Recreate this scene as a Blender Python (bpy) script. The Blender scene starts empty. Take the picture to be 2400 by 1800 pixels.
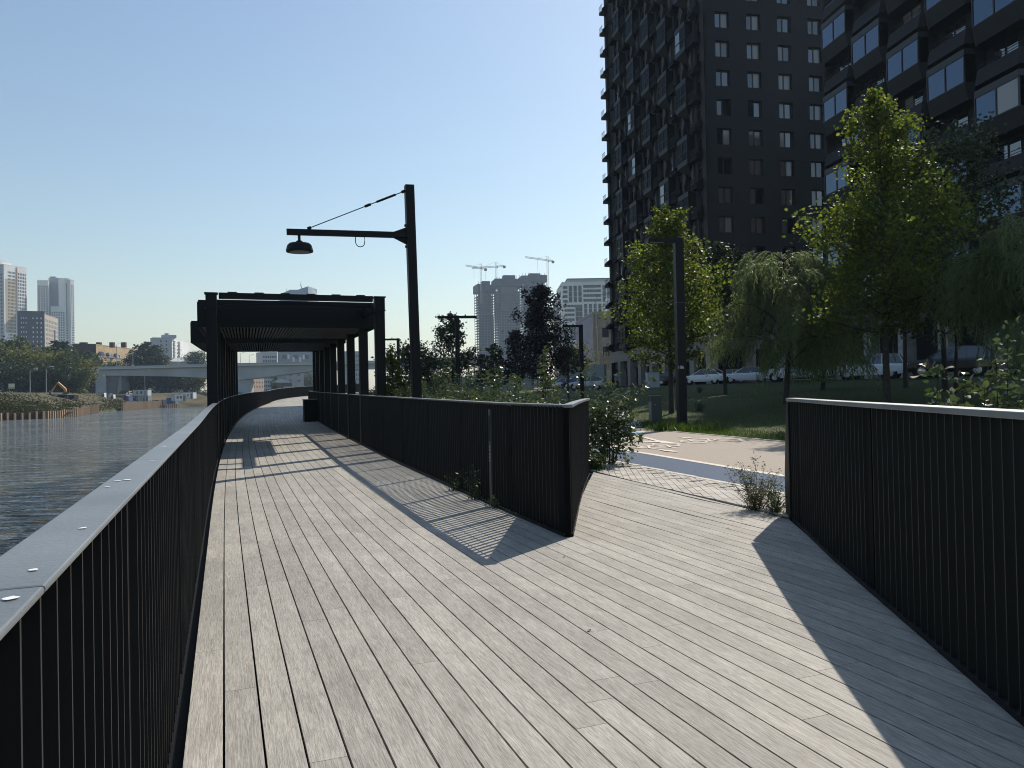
import bpy, math, random
import numpy as np
from mathutils import Vector, Matrix
rnd = random.Random(7)
rad = math.radians
C = bpy.context.scene.collection
SC = bpy.context.scene

# ------------------------------------------------------------------ camera, sky, sun, exposure
EYE = 1.5
FPX = 1779.0                       # focal length in pixels of the 2400 px wide photograph
PITCH, ROLL = rad(0.64), rad(1.16)
fw = Vector((0, math.cos(PITCH), math.sin(PITCH)))
rt0 = Vector((1, 0, 0)); up0 = rt0.cross(fw)
RT = rt0*math.cos(ROLL) - up0*math.sin(ROLL)
UP = up0*math.cos(ROLL) + rt0*math.sin(ROLL)
cam = bpy.data.cameras.new('camera'); camo = bpy.data.objects.new('camera', cam); C.objects.link(camo)
cam.sensor_width = 36.0; cam.lens = 36.0*FPX/2400.0
cam.clip_start = 0.05; cam.clip_end = 9000
camo.matrix_world = Matrix(((RT.x, UP.x, -fw.x, 0), (RT.y, UP.y, -fw.y, 0), (RT.z, UP.z, -fw.z, EYE), (0, 0, 0, 1)))
SC.camera = camo

SUN_AZ, SUN_EL = rad(33.6), rad(43.3)
w = bpy.data.worlds.new('World'); SC.world = w; w.use_nodes = True
nt = w.node_tree; nt.nodes.clear()
sky = nt.nodes.new('ShaderNodeTexSky'); sky.sky_type = 'NISHITA'; sky.sun_disc = False
sky.sun_elevation = SUN_EL; sky.sun_rotation = SUN_AZ
sky.air_density = 1.45; sky.dust_density = .8; sky.ozone_density = 1.9; sky.altitude = 100
bg = nt.nodes.new('ShaderNodeBackground'); bg.inputs['Strength'].default_value = 0.112
wo = nt.nodes.new('ShaderNodeOutputWorld')
nt.links.new(sky.outputs[0], bg.inputs['Color']); nt.links.new(bg.outputs[0], wo.inputs['Surface'])
sl = bpy.data.lights.new('sun', 'SUN'); sl.energy = 5.0; sl.angle = rad(0.53); sl.color = (1, 0.93, 0.83)
so = bpy.data.objects.new('sun', sl); C.objects.link(so)
SUND = Vector((math.sin(SUN_AZ)*math.cos(SUN_EL), math.cos(SUN_AZ)*math.cos(SUN_EL), math.sin(SUN_EL)))
so.rotation_euler = SUND.to_track_quat('Z', 'Y').to_euler(); so.location = (20, 30, 60)
SC.view_settings.view_transform = 'Standard'; SC.view_settings.look = 'None'
SC.view_settings.exposure = 0.15; SC.view_settings.gamma = 1.0; SC.view_settings.use_curve_mapping = False
SC.cycles.use_denoising = True
SC.cycles.max_bounces = 6; SC.cycles.diffuse_bounces = 3; SC.cycles.glossy_bounces = 3
SC.cycles.transmission_bounces = 3; SC.cycles.volume_bounces = 0; SC.cycles.transparent_max_bounces = 6
SC.cycles.use_adaptive_sampling = True; SC.cycles.adaptive_threshold = 0.008
SC.cycles.sample_clamp_indirect = 6.0; SC.cycles.pixel_filter_type = 'BLACKMAN_HARRIS'; SC.cycles.filter_width = 1.05

# ------------------------------------------------------------------ layout helpers
def ray(u, v):
    return RT*((u-1200)/FPX) + UP*((900-v)/FPX) + fw
def at(u, v, Y):                    # the point of that line of sight Y metres ahead
    d = ray(u, v); return Vector((0, 0, EYE)) + d*(Y/d.y)
AL = rad(18.2); CA, SA = math.cos(AL), math.sin(AL)
def cs(c, s, z=0.0): return Vector((c*CA - s*SA, c*SA + s*CA, z))
def c_of(x, y): return CA*x + SA*y
def s_of(x, y): return -SA*x + CA*y
PC = [-100, 5.60, 5.66, 13.5, 16, 22, 36, 38, 47, 52, 400, 4000]
PZ = [-.10, -.10, 0, .10, .35, .95, 1.72, 1.86, 1.98, 2.15, 3, 4]
def ter(x, y):
    c = c_of(x, y); s = s_of(x, y)
    z = float(np.interp(c, PC, PZ))
    if s > 11: z += .0125*min(s-11, 75)*max(0, 1-max(0, c-5)/10.0)*(1 if c < 15 else 0)
    return z
def gp(u, v, far=400):              # where a line of sight meets the land on the right
    d = ray(u, v); Y = 3.0
    while Y < far:
        p = Vector((0, 0, EYE)) + d*(Y/d.y)
        if p.z <= ter(p.x, p.y): return p
        Y += .05
    return Vector((0, 0, EYE)) + d*(far/d.y)

# ------------------------------------------------------------------ materials
MATS = {}
def mat(name, col, rough=.6, metal=0., spec=.5, ns=0, na=0., bump=0., bs=20, ior=None, col2=None, coat=0.):
    m = bpy.data.materials.new(name); m.use_nodes = True; t = m.node_tree
    b = t.nodes['Principled BSDF']; b.inputs['Base Color'].default_value = (*col, 1)
    b.inputs['Roughness'].default_value = rough; b.inputs['Metallic'].default_value = metal
    b.inputs['Specular IOR Level'].default_value = spec
    if ior: b.inputs['IOR'].default_value = ior
    if coat: b.inputs['Coat Weight'].default_value = coat
    if ns or bump:
        tc = t.nodes.new('ShaderNodeTexCoord')
    if ns:
        n = t.nodes.new('ShaderNodeTexNoise'); n.inputs['Scale'].default_value = ns; n.inputs['Detail'].default_value = 6
        t.links.new(tc.outputs['Object'], n.inputs['Vector'])
        r = t.nodes.new('ShaderNodeValToRGB')
        c2 = col2 or tuple(max(0, c*(1-na)) for c in col)
        c1 = col if col2 else tuple(min(1, c*(1+na)) for c in col)
        r.color_ramp.elements[0].position = .32; r.color_ramp.elements[1].position = .68
        r.color_ramp.elements[0].color = (*c2, 1); r.color_ramp.elements[1].color = (*c1, 1)
        t.links.new(n.outputs['Fac'], r.inputs['Fac']); t.links.new(r.outputs[0], b.inputs['Base Color'])
    if bump:
        n2 = t.nodes.new('ShaderNodeTexNoise'); n2.inputs['Scale'].default_value = bs; n2.inputs['Detail'].default_value = 5
        t.links.new(tc.outputs['Object'], n2.inputs['Vector'])
        bp = t.nodes.new('ShaderNodeBump'); bp.inputs['Strength'].default_value = bump; bp.inputs['Distance'].default_value = .02
        t.links.new(n2.outputs['Fac'], bp.inputs['Height']); t.links.new(bp.outputs[0], b.inputs['Normal'])
    MATS[name] = m
    return m
def leafmat(name, c1, c2, trans=.4, rough=.4, spec=.4, tcol=None):
    m = bpy.data.materials.new(name); m.use_nodes = True; t = m.node_tree
    b = t.nodes['Principled BSDF']; out = t.nodes['Material Output']
    a = t.nodes.new('ShaderNodeAttribute'); a.attribute_name = 'tone'
    r = t.nodes.new('ShaderNodeValToRGB'); r.color_ramp.elements[0].color = (*c1, 1); r.color_ramp.elements[1].color = (*c2, 1)
    t.links.new(a.outputs['Fac'], r.inputs['Fac']); t.links.new(r.outputs[0], b.inputs['Base Color'])
    b.inputs['Roughness'].default_value = rough; b.inputs['Specular IOR Level'].default_value = spec
    tr = t.nodes.new('ShaderNodeBsdfTranslucent')
    hs = t.nodes.new('ShaderNodeHueSaturation'); hs.inputs['Value'].default_value = 1.5; hs.inputs['Saturation'].default_value = 1.1
    hs.inputs['Hue'].default_value = .497
    t.links.new(r.outputs[0], hs.inputs['Color']); t.links.new(hs.outputs[0], tr.inputs['Color'])
    mx = t.nodes.new('ShaderNodeMixShader'); mx.inputs[0].default_value = trans
    t.links.new(b.outputs[0], mx.inputs[1]); t.links.new(tr.outputs[0], mx.inputs[2]); t.links.new(mx.outputs[0], out.inputs['Surface'])
    return m
def brickmat(name, c1, c2, mortar, sx=.25, sy=.075, bump=.4, rough=.8):
    m = bpy.data.materials.new(name); m.use_nodes = True; t = m.node_tree; b = t.nodes['Principled BSDF']
    uv = t.nodes.new('ShaderNodeUVMap')
    br = t.nodes.new('ShaderNodeTexBrick'); br.inputs['Color1'].default_value = (*c1, 1); br.inputs['Color2'].default_value = (*c2, 1)
    br.inputs['Mortar'].default_value = (*mortar, 1); br.inputs['Scale'].default_value = 1.0
    br.inputs['Brick Width'].default_value = sx; br.inputs['Row Height'].default_value = sy; br.inputs['Mortar Size'].default_value = .008
    t.links.new(uv.outputs[0], br.inputs['Vector'])
    n = t.nodes.new('ShaderNodeTexNoise'); n.inputs['Scale'].default_value = .7; n.inputs['Detail'].default_value = 5
    t.links.new(uv.outputs[0], n.inputs['Vector'])
    mx = t.nodes.new('ShaderNodeMixRGB'); mx.blend_type = 'MULTIPLY'; mx.inputs[0].default_value = .6
    t.links.new(br.outputs['Color'], mx.inputs[1])
    mr = t.nodes.new('ShaderNodeMapRange'); mr.inputs['To Min'].default_value = .5; mr.inputs['To Max'].default_value = 1.4
    t.links.new(n.outputs['Fac'], mr.inputs['Value']); t.links.new(mr.outputs[0], mx.inputs[2])
    t.links.new(mx.outputs[0], b.inputs['Base Color']); b.inputs['Roughness'].default_value = rough
    bp = t.nodes.new('ShaderNodeBump'); bp.inputs['Strength'].default_value = bump; bp.inputs['Distance'].default_value = .01
    t.links.new(br.outputs['Fac'], bp.inputs['Height']); bp.invert = True; t.links.new(bp.outputs[0], b.inputs['Normal'])
    return m
M_black = mat('black_steel', (.0048, .0053, .0065), .5, 0, .22, 30, .25, .08, 60)
M_post = mat('post_steel', (.004, .0045, .005), .8, 0, .1)
M_blade = mat('blade_steel', (.0065, .007, .008), .5, 0, .4)
M_hand = mat('grey_handrail', (.20, .213, .22), .42, .35, .5, 2.5, .16, .1, 90)
M_plate = mat('grey_plate', (.055, .06, .063), .5, .2)
M_pane = mat('window_glass', (.012, .014, .018), .03, 0, .9, ior=2.0)
M_curt = mat('window_glass_with_blind', (.20, .19, .18), .08, 0, .8, ior=1.7)
M_frame = mat('dark_frame', (.012, .012, .014), .5)
M_brick = brickmat('dark_brick', (.008, .0078, .0098), (.012, .0115, .0145), (.005, .005, .0065))
M_brickb = brickmat('dark_brick_second', (.008, .008, .0098), (.0118, .0112, .0135), (.005, .005, .006))
M_conc = mat('concrete', (.30, .30, .29), .8, 0, .3, 1.2, .15, .2, 8)
M_concd = mat('grey_concrete', (.16, .16, .16), .8, 0, .3, 1.0, .15)
M_white = mat('white_paint', (.72, .72, .70), .5)
M_shade = mat('shade_black', (.004, .004, .004), .9)  # near black put in for the shade of gaps, slots and openings
M_rubber = mat('tyre_rubber', (.012, .012, .012), .8)
M_alu = mat('alloy', (.45, .45, .46), .35, .8)
M_red = mat('red_lens', (.35, .01, .01), .2)
M_lens = mat('clear_lens', (.5, .5, .5), .1)
M_bark = mat('bark', (.045, .036, .028), .9, 0, .2, 14, .35, .6, 30)
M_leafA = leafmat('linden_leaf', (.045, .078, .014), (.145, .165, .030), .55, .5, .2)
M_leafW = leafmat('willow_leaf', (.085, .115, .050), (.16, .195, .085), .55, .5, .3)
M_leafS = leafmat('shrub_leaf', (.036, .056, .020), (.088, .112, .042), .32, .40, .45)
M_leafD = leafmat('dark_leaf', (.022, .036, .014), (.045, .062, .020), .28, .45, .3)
M_leafP = leafmat('purple_leaf', (.012, .007, .010), (.026, .015, .019), .2, .45, .35)
M_leafF = leafmat('far_leaf', (.030, .045, .016), (.070, .082, .026), .25, .6, .2)
M_leafY = leafmat('yellow_leaf', (.070, .080, .018), (.15, .15, .03), .35, .55, .3)
M_grass = leafmat('grass_blade', (.030, .055, .010), (.085, .125, .022), .35, .5, .3)
M_weed = leafmat('dry_weed', (.055, .062, .028), (.13, .125, .06), .3, .6, .2)

# ------------------------------------------------------------------ mesh helpers
class MB:
    def __init__(s): s.v = []; s.f = []; s.uv = None
    def pbox(s, o, a, b, c):
        o, a, b, c = Vector(o), Vector(a), Vector(b), Vector(c)
        if a.cross(b).dot(c) < 0: a, b = b, a
        n = len(s.v)
        for k in (Vector(), c):
            s.v += [o+k, o+a+k, o+a+b+k, o+b+k]
        for q in ((3, 2, 1, 0), (4, 5, 6, 7), (0, 1, 5, 4), (1, 2, 6, 5), (2, 3, 7, 6), (3, 0, 4, 7)): s.f.append(tuple(n+i for i in q))
        return s
    def box(s, c, sz, rz=0.):
        e = Vector((math.cos(rz), math.sin(rz), 0)); g = Vector((-math.sin(rz), math.cos(rz), 0)); z = Vector((0, 0, 1))
        o = Vector(c) - e*sz[0]/2 - g*sz[1]/2 - z*sz[2]/2
        return s.pbox(o, e*sz[0], g*sz[1], z*sz[2])
    def bar(s, p, q, wd, ht, up=(0, 0, 1)):
        p, q = Vector(p), Vector(q); d = q-p; up = Vector(up)
        sd = d.cross(up)
        if sd.length < 1e-6: sd = Vector((1, 0, 0))
        sd.normalize(); u2 = sd.cross(d).normalized()
        return s.pbox(p - sd*wd/2 - u2*ht/2, sd*wd, d, u2*ht)
    def quad(s, a, b, c, d):
        n = len(s.v); s.v += [Vector(a), Vector(b), Vector(c), Vector(d)]; s.f.append((n, n+1, n+2, n+3)); return s
    def poly(s, pts):
        n = len(s.v); s.v += [Vector(p) for p in pts]; s.f.append(tuple(range(n, n+len(pts)))); return s
    def prism(s, pts, h):            # pts: list of points; h: extrusion vector
        h = Vector(h); pts = [Vector(p) for p in pts]; n = len(s.v); k = len(pts)
        nr = Vector()
        for i in range(k): nr += pts[i].cross(pts[(i+1) % k])
        if nr.dot(h) < 0: pts.reverse()
        s.v += pts + [p+h for p in pts]
        s.f.append(tuple(n+i for i in reversed(range(k)))); s.f.append(tuple(n+k+i for i in range(k)))
        for i in range(k): s.f.append((n+i, n+(i+1) % k, n+k+(i+1) % k, n+k+i))
        return s
    def tube(s, pts, rs, k=6, cap=True):
        pts = [Vector(p) for p in pts]; n0 = len(s.v)
        for i, p in enumerate(pts):
            d = (pts[min(i+1, len(pts)-1)] - pts[max(i-1, 0)])
            if d.length < 1e-9: d = Vector((0, 0, 1))
            d.normalize(); a = d.cross(Vector((0, 0, 1)))
            if a.length < .05: a = d.cross(Vector((1, 0, 0)))
            a.normalize(); b = d.cross(a); r = rs[i] if hasattr(rs, '__len__') else rs
            for j in range(k):
                t = 2*math.pi*j/k; s.v.append(p + a*math.cos(t)*r + b*math.sin(t)*r)
        for i in range(len(pts)-1):
            for j in range(k):
                a0 = n0+i*k+j; a1 = n0+i*k+(j+1) % k; s.f.append((a0, a1, a1+k, a0+k))
        if cap:
            s.f.append(tuple(n0+j for j in range(k))); e = n0+(len(pts)-1)*k; s.f.append(tuple(e+k-1-j for j in range(k)))
        return s
    def lathe(s, prof, c=(0, 0, 0), k=16, axis=None):   # prof: (r, z)
        c = Vector(c); n0 = len(s.v)
        for r, z in prof:
            for j in range(k):
                t = 2*math.pi*j/k; p = Vector((r*math.cos(t), r*math.sin(t), z))
                if axis == 'y': p = Vector((p.x, p.z, p.y))
                s.v.append(c+p)
        for i in range(len(prof)-1):
            for j in range(k):
                a0 = n0+i*k+j; a1 = n0+i*k+(j+1) % k; s.f.append((a0, a1, a1+k, a0+k))
        return s
    def loft(s, rings):
        n0 = len(s.v); k = len(rings[0])
        for r in rings: s.v += [Vector(p) for p in r]
        for i in range(len(rings)-1):
            for j in range(k):
                a0 = n0+i*k+j; a1 = n0+i*k+(j+1) % k; s.f.append((a0, a1, a1+k, a0+k))
        s.f.append(tuple(n0+j for j in reversed(range(k)))); e = n0+(len(rings)-1)*k; s.f.append(tuple(e+j for j in range(k)))
        return s
    def mesh(s, name, m=None, smooth=False, fix=False, uvs=None):
        me = bpy.data.meshes.new(name); me.from_pydata([tuple(v) for v in s.v], [], s.f)
        if uvs is not None:
            ul = me.uv_layers.new(name='UVMap'); ul.data.foreach_set('uv', np.array(uvs, dtype=np.float32).ravel())
        if m: me.materials.append(m)
        if fix:
            import bmesh
            bm = bmesh.new(); bm.from_mesh(me); bmesh.ops.recalc_face_normals(bm, faces=bm.faces); bm.to_mesh(me); bm.free()
        if smooth: me.polygons.foreach_set('use_smooth', [True]*len(me.polygons))
        return me
def obj(name, me, parent=None, loc=None, rz=None, label=None, cat=None, group=None, kind=None, mw=None):
    o = bpy.data.objects.new(name, me); C.objects.link(o)
    if parent is not None: o.parent = parent
    if mw is not None: o.matrix_local = mw
    if loc is not None: o.location = loc
    if rz is not None: o.rotation_euler = (0, 0, rz)
    if label: o['label'] = label
    if cat: o['category'] = cat
    if group: o['group'] = group
    if kind: o['kind'] = kind
    return o
def thing(name, loc, label, cat, rz=0, group=None, kind=None):
    return obj(name, None, None, loc, rz, label, cat, group, kind)
def part(name, mb, m, parent, smooth=False, fix=False, kind=None, label=None, uvs=None):
    return obj(name, mb.mesh(name, m, smooth, fix, uvs), parent, kind=kind, label=label)
def copy_tree(o, loc=None, rz=None, label=None, parent=None):
    c = o.copy(); C.objects.link(c)
    if parent is not None: c.parent = parent
    for ch in list(o.children): copy_tree(ch, parent=c)
    if loc is not None: c.location = loc
    if rz is not None: c.rotation_euler = (0, 0, rz)
    if label: c['label'] = label
    return c
def np_mesh(name, V, F, m, tone=None, smooth=False):
    me = bpy.data.meshes.new(name); V = np.asarray(V, np.float32); F = np.asarray(F, np.int32); k = F.shape[1]
    me.vertices.add(len(V)); me.vertices.foreach_set('co', V.ravel())
    me.loops.add(F.size); me.loops.foreach_set('vertex_index', F.ravel())
    me.polygons.add(len(F)); me.polygons.foreach_set('loop_start', np.arange(0, F.size, k, dtype=np.int32))
    me.polygons.foreach_set('loop_total', np.full(len(F), k, np.int32))
    if smooth: me.polygons.foreach_set('use_smooth', np.ones(len(F), bool))
    me.update(calc_edges=True)
    if tone is not None:
        a = me.attributes.new('tone', 'FLOAT', 'FACE'); a.data.foreach_set('value', np.asarray(tone, np.float32))
    if m: me.materials.append(m)
    return me
def leaves(P, size, width, rs, down=0.3, D=None, fold=.15, six=False):
    """P: (n,3) leaf bases -> four-cornered leaves, folded along the midrib"""
    n = len(P)
    if D is None:
        D = rs.normal(size=(n, 3)); D[:, 2] = D[:, 2]*.5 - down
    D = D/np.linalg.norm(D, axis=1)[:, None]
    N = rs.normal(size=(n, 3)); S = np.cross(D, N); S /= np.linalg.norm(S, axis=1)[:, None]+1e-9
    U = np.cross(S, D)
    L = (size*rs.uniform(.65, 1.3, n))[:, None]; W = L*width
    if six:
        V = np.empty((n, 6, 3)); V[:, 0] = P; V[:, 1] = P+D*L*.28+S*W*.42+U*W*fold; V[:, 2] = P+D*L*.62+S*W*.40+U*W*fold*.6; V[:, 3] = P+D*L-U*W*.25; V[:, 4] = P+D*L*.62-S*W*.40+U*W*fold*.6; V[:, 5] = P+D*L*.28-S*W*.42+U*W*fold
        return V.reshape(-1, 3), np.arange(6*n).reshape(-1, 6)
    V = np.empty((n, 4, 3)); V[:, 0] = P; V[:, 1] = P+D*L*.45+S*W*.5+U*W*fold; V[:, 2] = P+D*L; V[:, 3] = P+D*L*.45-S*W*.5+U*W*fold
    return V.reshape(-1, 3), np.arange(4*n).reshape(-1, 4)

# ------------------------------------------------------------------ deck curve
HK_S = [-8, 5, 12, 26, 43, 62, 80, 92, 104, 150]
HK_H = [-20.9, -20.75, -20.15, -18.65, -16.8, -15.2, -14.2, -4, 14, 30]
DS = .25
_S = np.arange(-8, 150.01, DS); _H = np.radians(np.interp(_S, HK_S, HK_H))
_X = np.concatenate([[0], np.cumsum(np.sin(_H[:-1])*DS)]); _Y = np.concatenate([[0], np.cumsum(np.cos(_H[:-1])*DS)])
_i0 = int(8/DS); _X += -1.38-_X[_i0]; _Y += 3.10-_Y[_i0]
def dz(s): return .0125*max(0, min(s, 78)-5) + .030*max(0, s-78)
def dp(p, s, z=0.0):
    x = np.interp(s, _S, _X); y = np.interp(s, _S, _Y); h = np.interp(s, _S, _H)
    return Vector((x+p*math.cos(h), y-p*math.sin(h), dz(s)+z))
def dh(s): return float(np.interp(s, _S, _H))
def mid_p(s): return float(np.interp(s, [3.78, 8, 13.5, 17.5, 90], [3.44, 3.47, 3.48, 3.55, 3.55]))

# ================================================================== SETTING
# land on the right bank: one sheet to the horizon
cg = [1.5, 2.5, 4, 5.55, 5.60, 5.66, 6.7, 7.7, 9, 10.5, 11.5, 12.5, 13.5, 14.7, 16, 17.5, 19, 20.5, 22, 24, 27, 30, 33, 36, 37, 38, 42, 47, 52, 70, 110, 200, 400, 900, 2000, 3600]
sg = [-400, -150, -60, -30, -15] + list(range(-8, 92, 2)) + [96, 105, 120, 150, 200, 260, 320, 400, 550, 800, 1200, 2000, 3600]
gv = []; gf = []
for s in sg:
    for c in cg:
        p = cs(c, s); z = ter(p.x, p.y)
        if 13 < c < 37 and -30 < s < 95: z += rnd.uniform(-.04, .04)
        gv.append((p.x, p.y, z))
K = len(cg)
for i in range(len(sg)-1):
    for j in range(K-1): gf.append((i*K+j, i*K+j+1, (i+1)*K+j+1, (i+1)*K+j))
M_lawn = mat('lawn_soil', (.040, .060, .018), .9, 0, .2, 1.5, .35, .5, 12, col2=(.060, .062, .025))
obj('ground', np_mesh('ground', gv, gf, M_lawn, smooth=True), kind='structure')
# quay wall under the boardwalk
q = MB()
for s0, s1 in ((-60, 60), (60, 400)):
    q.pbox(cs(1.2, s0, -4), cs(.28, 0), cs(0, s1-s0), (0, 0, 3.86))
part('quay_wall', q, M_concd, None, kind='structure')
# river
M_water = bpy.data.materials.new('river_water'); M_water.use_nodes = True
t = M_water.node_tree; b = t.nodes['Principled BSDF']
b.inputs['Base Color'].default_value = (.085, .092, .082, 1); b.inputs['Roughness'].default_value = .06; b.inputs['IOR'].default_value = 1.33
tc = t.nodes.new('ShaderNodeTexCoord'); mp = t.nodes.new('ShaderNodeMapping'); mp.inputs['Scale'].default_value = (.55, 1.6, 1)
mp.inputs['Rotation'].default_value = (0, 0, rad(18))
n1 = t.nodes.new('ShaderNodeTexNoise'); n1.inputs['Scale'].default_value = .8; n1.inputs['Detail'].default_value = 4; n1.inputs['Distortion'].default_value = .6
n2 = t.nodes.new('ShaderNodeTexNoise'); n2.inputs['Scale'].default_value = .06; n2.inputs['Detail'].default_value = 2
mu = t.nodes.new('ShaderNodeMath'); mu.operation = 'MULTIPLY'
mr = t.nodes.new('ShaderNodeMapRange'); mr.inputs['From Min'].default_value = .35; mr.inputs['From Max'].default_value = .65; mr.inputs['To Min'].default_value = .35
bp = t.nodes.new('ShaderNodeBump'); bp.inputs['Strength'].default_value = .55; bp.inputs['Distance'].default_value = 1.5
t.links.new(tc.outputs['Object'], mp.inputs[0]); t.links.new(mp.outputs[0], n1.inputs['Vector']); t.links.new(tc.outputs['Object'], n2.inputs['Vector'])
t.links.new(n2.outputs['Fac'], mr.inputs['Value']); t.links.new(n1.outputs['Fac'], mu.inputs[0]); t.links.new(mr.outputs[0], mu.inputs[1])
t.links.new(mu.outputs[0], bp.inputs['Height']); t.links.new(bp.outputs[0], b.inputs['Normal'])
WZ = -2.0
part('river', MB().quad((-700, -400, WZ), (160, -400, WZ), (20, 700, WZ), (-700, 700, WZ)), M_water, None, kind='structure')
# far bank
EDGE = [(-150, -400), (-125, 0), (-112, 100), (-104, 140), (-102.5, 152), (-99, 160), (-104, 180), (-116, 207), (-131, 250), (-145, 296), (-153, 330), (-150, 350), (-138, 362), (-118, 372), (-60, 380), (400, 470), (1500, 700), (3600, 1200)]
OFF = [0, 1.5, 6, 14, 24, 60, 300, 1200, 3600]; OZ = [-3.2, -1.4, .1, 2.3, 4.2, 4.6, 6, 8, 10]
bv = []; bf = []
def edge_n(i):
    a = Vector(EDGE[max(0, i-1)]); b_ = Vector(EDGE[min(len(EDGE)-1, i+1)]); d = (b_-a).normalized(); return Vector((-d.y, d.x))
for i, e in enumerate(EDGE):
    n_ = edge_n(i)
    if i < 3: n_ = Vector((-1, .1))
    if 2 < i < 11: n_ = Vector((-.93, .37))
    if i >= 11: n_ = Vector((-.3 if i < 14 else 0, 1)).normalized()
    for o_, z in zip(OFF, OZ):
        zz = z + (rnd.uniform(-.3, .5) if 2 < o_ < 30 else 0)
        bv.append((e[0]+n_.x*o_, e[1]+n_.y*o_, zz))
K = len(OFF)
for i in range(len(EDGE)-1):
    for j in range(K-1): bf.append((i*K+j, (i+1)*K+j, (i+1)*K+j+1, i*K+j+1))
M_bank = mat('bank_soil', (.115, .090, .055), .95, 0, .2, .16, .4, .8, .9, col2=(.040, .046, .020))
obj('far_bank', np_mesh('far_bank', bv, bf, M_bank, smooth=True), kind='structure')
def bank_z(x, y):
    best = 1e9; r = (0, 0)
    for i in range(2, 14):
        a = Vector(EDGE[i]); b_ = Vector(EDGE[i+1]); d = b_-a; tt = max(0, min(1, (Vector((x, y))-a).dot(d)/d.length_squared))
        q_ = a+d*tt; l = (Vector((x, y))-q_).length
        if l < best: best = l
    return float(np.interp(best*.96, OFF, OZ))

# ------------------------------------------------------------------ DECK
M_board = bpy.data.materials.new('weathered_board'); M_board.use_nodes = True
t = M_board.node_tree; b = t.nodes['Principled BSDF']; b.inputs['Roughness'].default_value = .72; b.inputs['Specular IOR Level'].default_value = .3
uv = t.nodes.new('ShaderNodeUVMap'); at_ = t.nodes.new('ShaderNodeAttribute'); at_.attribute_name = 'tone'
mp = t.nodes.new('ShaderNodeMapping'); mp.inputs['Scale'].default_value = (95, 4.5, 1)
t.links.new(uv.outputs[0], mp.inputs[0])
g1 = t.nodes.new('ShaderNodeTexNoise'); g1.inputs['Scale'].default_value = 1.6; g1.inputs['Detail'].default_value = 5; g1.inputs['Roughness'].default_value = .65; g1.inputs['Distortion'].default_value = 1.2
t.links.new(mp.outputs[0], g1.inputs['Vector'])
mp2 = t.nodes.new('ShaderNodeMapping'); mp2.inputs['Scale'].default_value = (9, 1.3, 1); t.links.new(uv.outputs[0], mp2.inputs[0])
g2 = t.nodes.new('ShaderNodeTexNoise'); g2.inputs['Scale'].default_value = 1.5; g2.inputs['Detail'].default_value = 6; t.links.new(mp2.outputs[0], g2.inputs['Vector'])
ramp = t.nodes.new('ShaderNodeValToRGB'); cr = ramp.color_ramp
cr.elements[0].position = .36; cr.elements[0].color = (.222, .205, .176, 1); cr.elements[1].position = .63; cr.elements[1].color = (.420, .392, .342, 1)
t.links.new(g1.outputs['Fac'], ramp.inputs['Fac'])
big = t.nodes.new('ShaderNodeMapRange'); big.inputs['From Min'].default_value = .3; big.inputs['From Max'].default_value = .7; big.inputs['To Min'].default_value = .87; big.inputs['To Max'].default_value = 1.10
t.links.new(g2.outputs['Fac'], big.inputs['Value'])
tn = t.nodes.new('ShaderNodeMapRange'); tn.inputs['To Min'].default_value = .88; tn.inputs['To Max'].default_value = 1.10; t.links.new(at_.outputs['Fac'], tn.inputs['Value'])
mm0 = t.nodes.new('ShaderNodeMath'); mm0.operation = 'MULTIPLY'; t.links.new(big.outputs[0], mm0.inputs[0]); t.links.new(tn.outputs[0], mm0.inputs[1])
tco = t.nodes.new('ShaderNodeTexCoord'); g3 = t.nodes.new('ShaderNodeTexNoise'); g3.inputs['Scale'].default_value = .8; g3.inputs['Detail'].default_value = 7; g3.inputs['Roughness'].default_value = .7
t.links.new(tco.outputs['Object'], g3.inputs['Vector'])
st = t.nodes.new('ShaderNodeMapRange'); st.inputs['From Min'].default_value = .32; st.inputs['From Max'].default_value = .62; st.inputs['To Min'].default_value = .84; st.inputs['To Max'].default_value = 1.06; t.links.new(g3.outputs['Fac'], st.inputs['Value'])
mm = t.nodes.new('ShaderNodeMath'); mm.operation = 'MULTIPLY'; t.links.new(mm0.outputs[0], mm.inputs[0]); t.links.new(st.outputs[0], mm.inputs[1])
mx = t.nodes.new('ShaderNodeMixRGB'); mx.blend_type = 'MULTIPLY'; mx.inputs[0].default_value = 1
t.links.new(ramp.outputs[0], mx.inputs[1]); t.links.new(mm.outputs[0], mx.inputs[2]); t.links.new(mx.outputs[0], b.inputs['Base Color'])
bp = t.nodes.new('ShaderNodeBump'); bp.inputs['Strength'].default_value = .55; bp.inputs['Distance'].default_value = .004
t.links.new(g1.outputs['Fac'], bp.inputs['Height']); t.links.new(bp.outputs[0], b.inputs['Normal'])

deck = thing('deck', (0, 0, 0), 'grey wood grain boardwalk of long boards running beside the river', 'boardwalk', kind='structure')
BW, GAP = .1522, .0098
def rail_r(p): return -1.09 + (p-3.42)*1.717 - .03
def mid_end(p): return 3.78 + (p-3.45)*1.752 + .02
def thr(p): return 3.98 + (p-6.18)/.0498
def lim(p):
    s0 = max(-4.6, rail_r(p)); s1 = 118.
    if p > 6.16: s0 = max(s0, thr(p))
    if p > 3.5: s1 = mid_end(p)
    return s0, s1
SEAMS = [5.0, 13.4, 22.5, 31, 40]
def board_pts(p0, p1, sa0, sa1, sb0, sb1):
    """outline of a board: edge p0 from sa0 to sb0, edge p1 from sa1 to sb1"""
    n_ = max(1, int(max(sb0-sa0, sb1-sa1)/1.5)) if max(sb0, sb1) > 8 else 1
    A = [dp(p0, sa0+(sb0-sa0)*i/n_) for i in range(n_+1)]; B = [dp(p1, sa1+(sb1-sa1)*i/n_) for i in range(n_+1)]
    return A, B, n_
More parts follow.
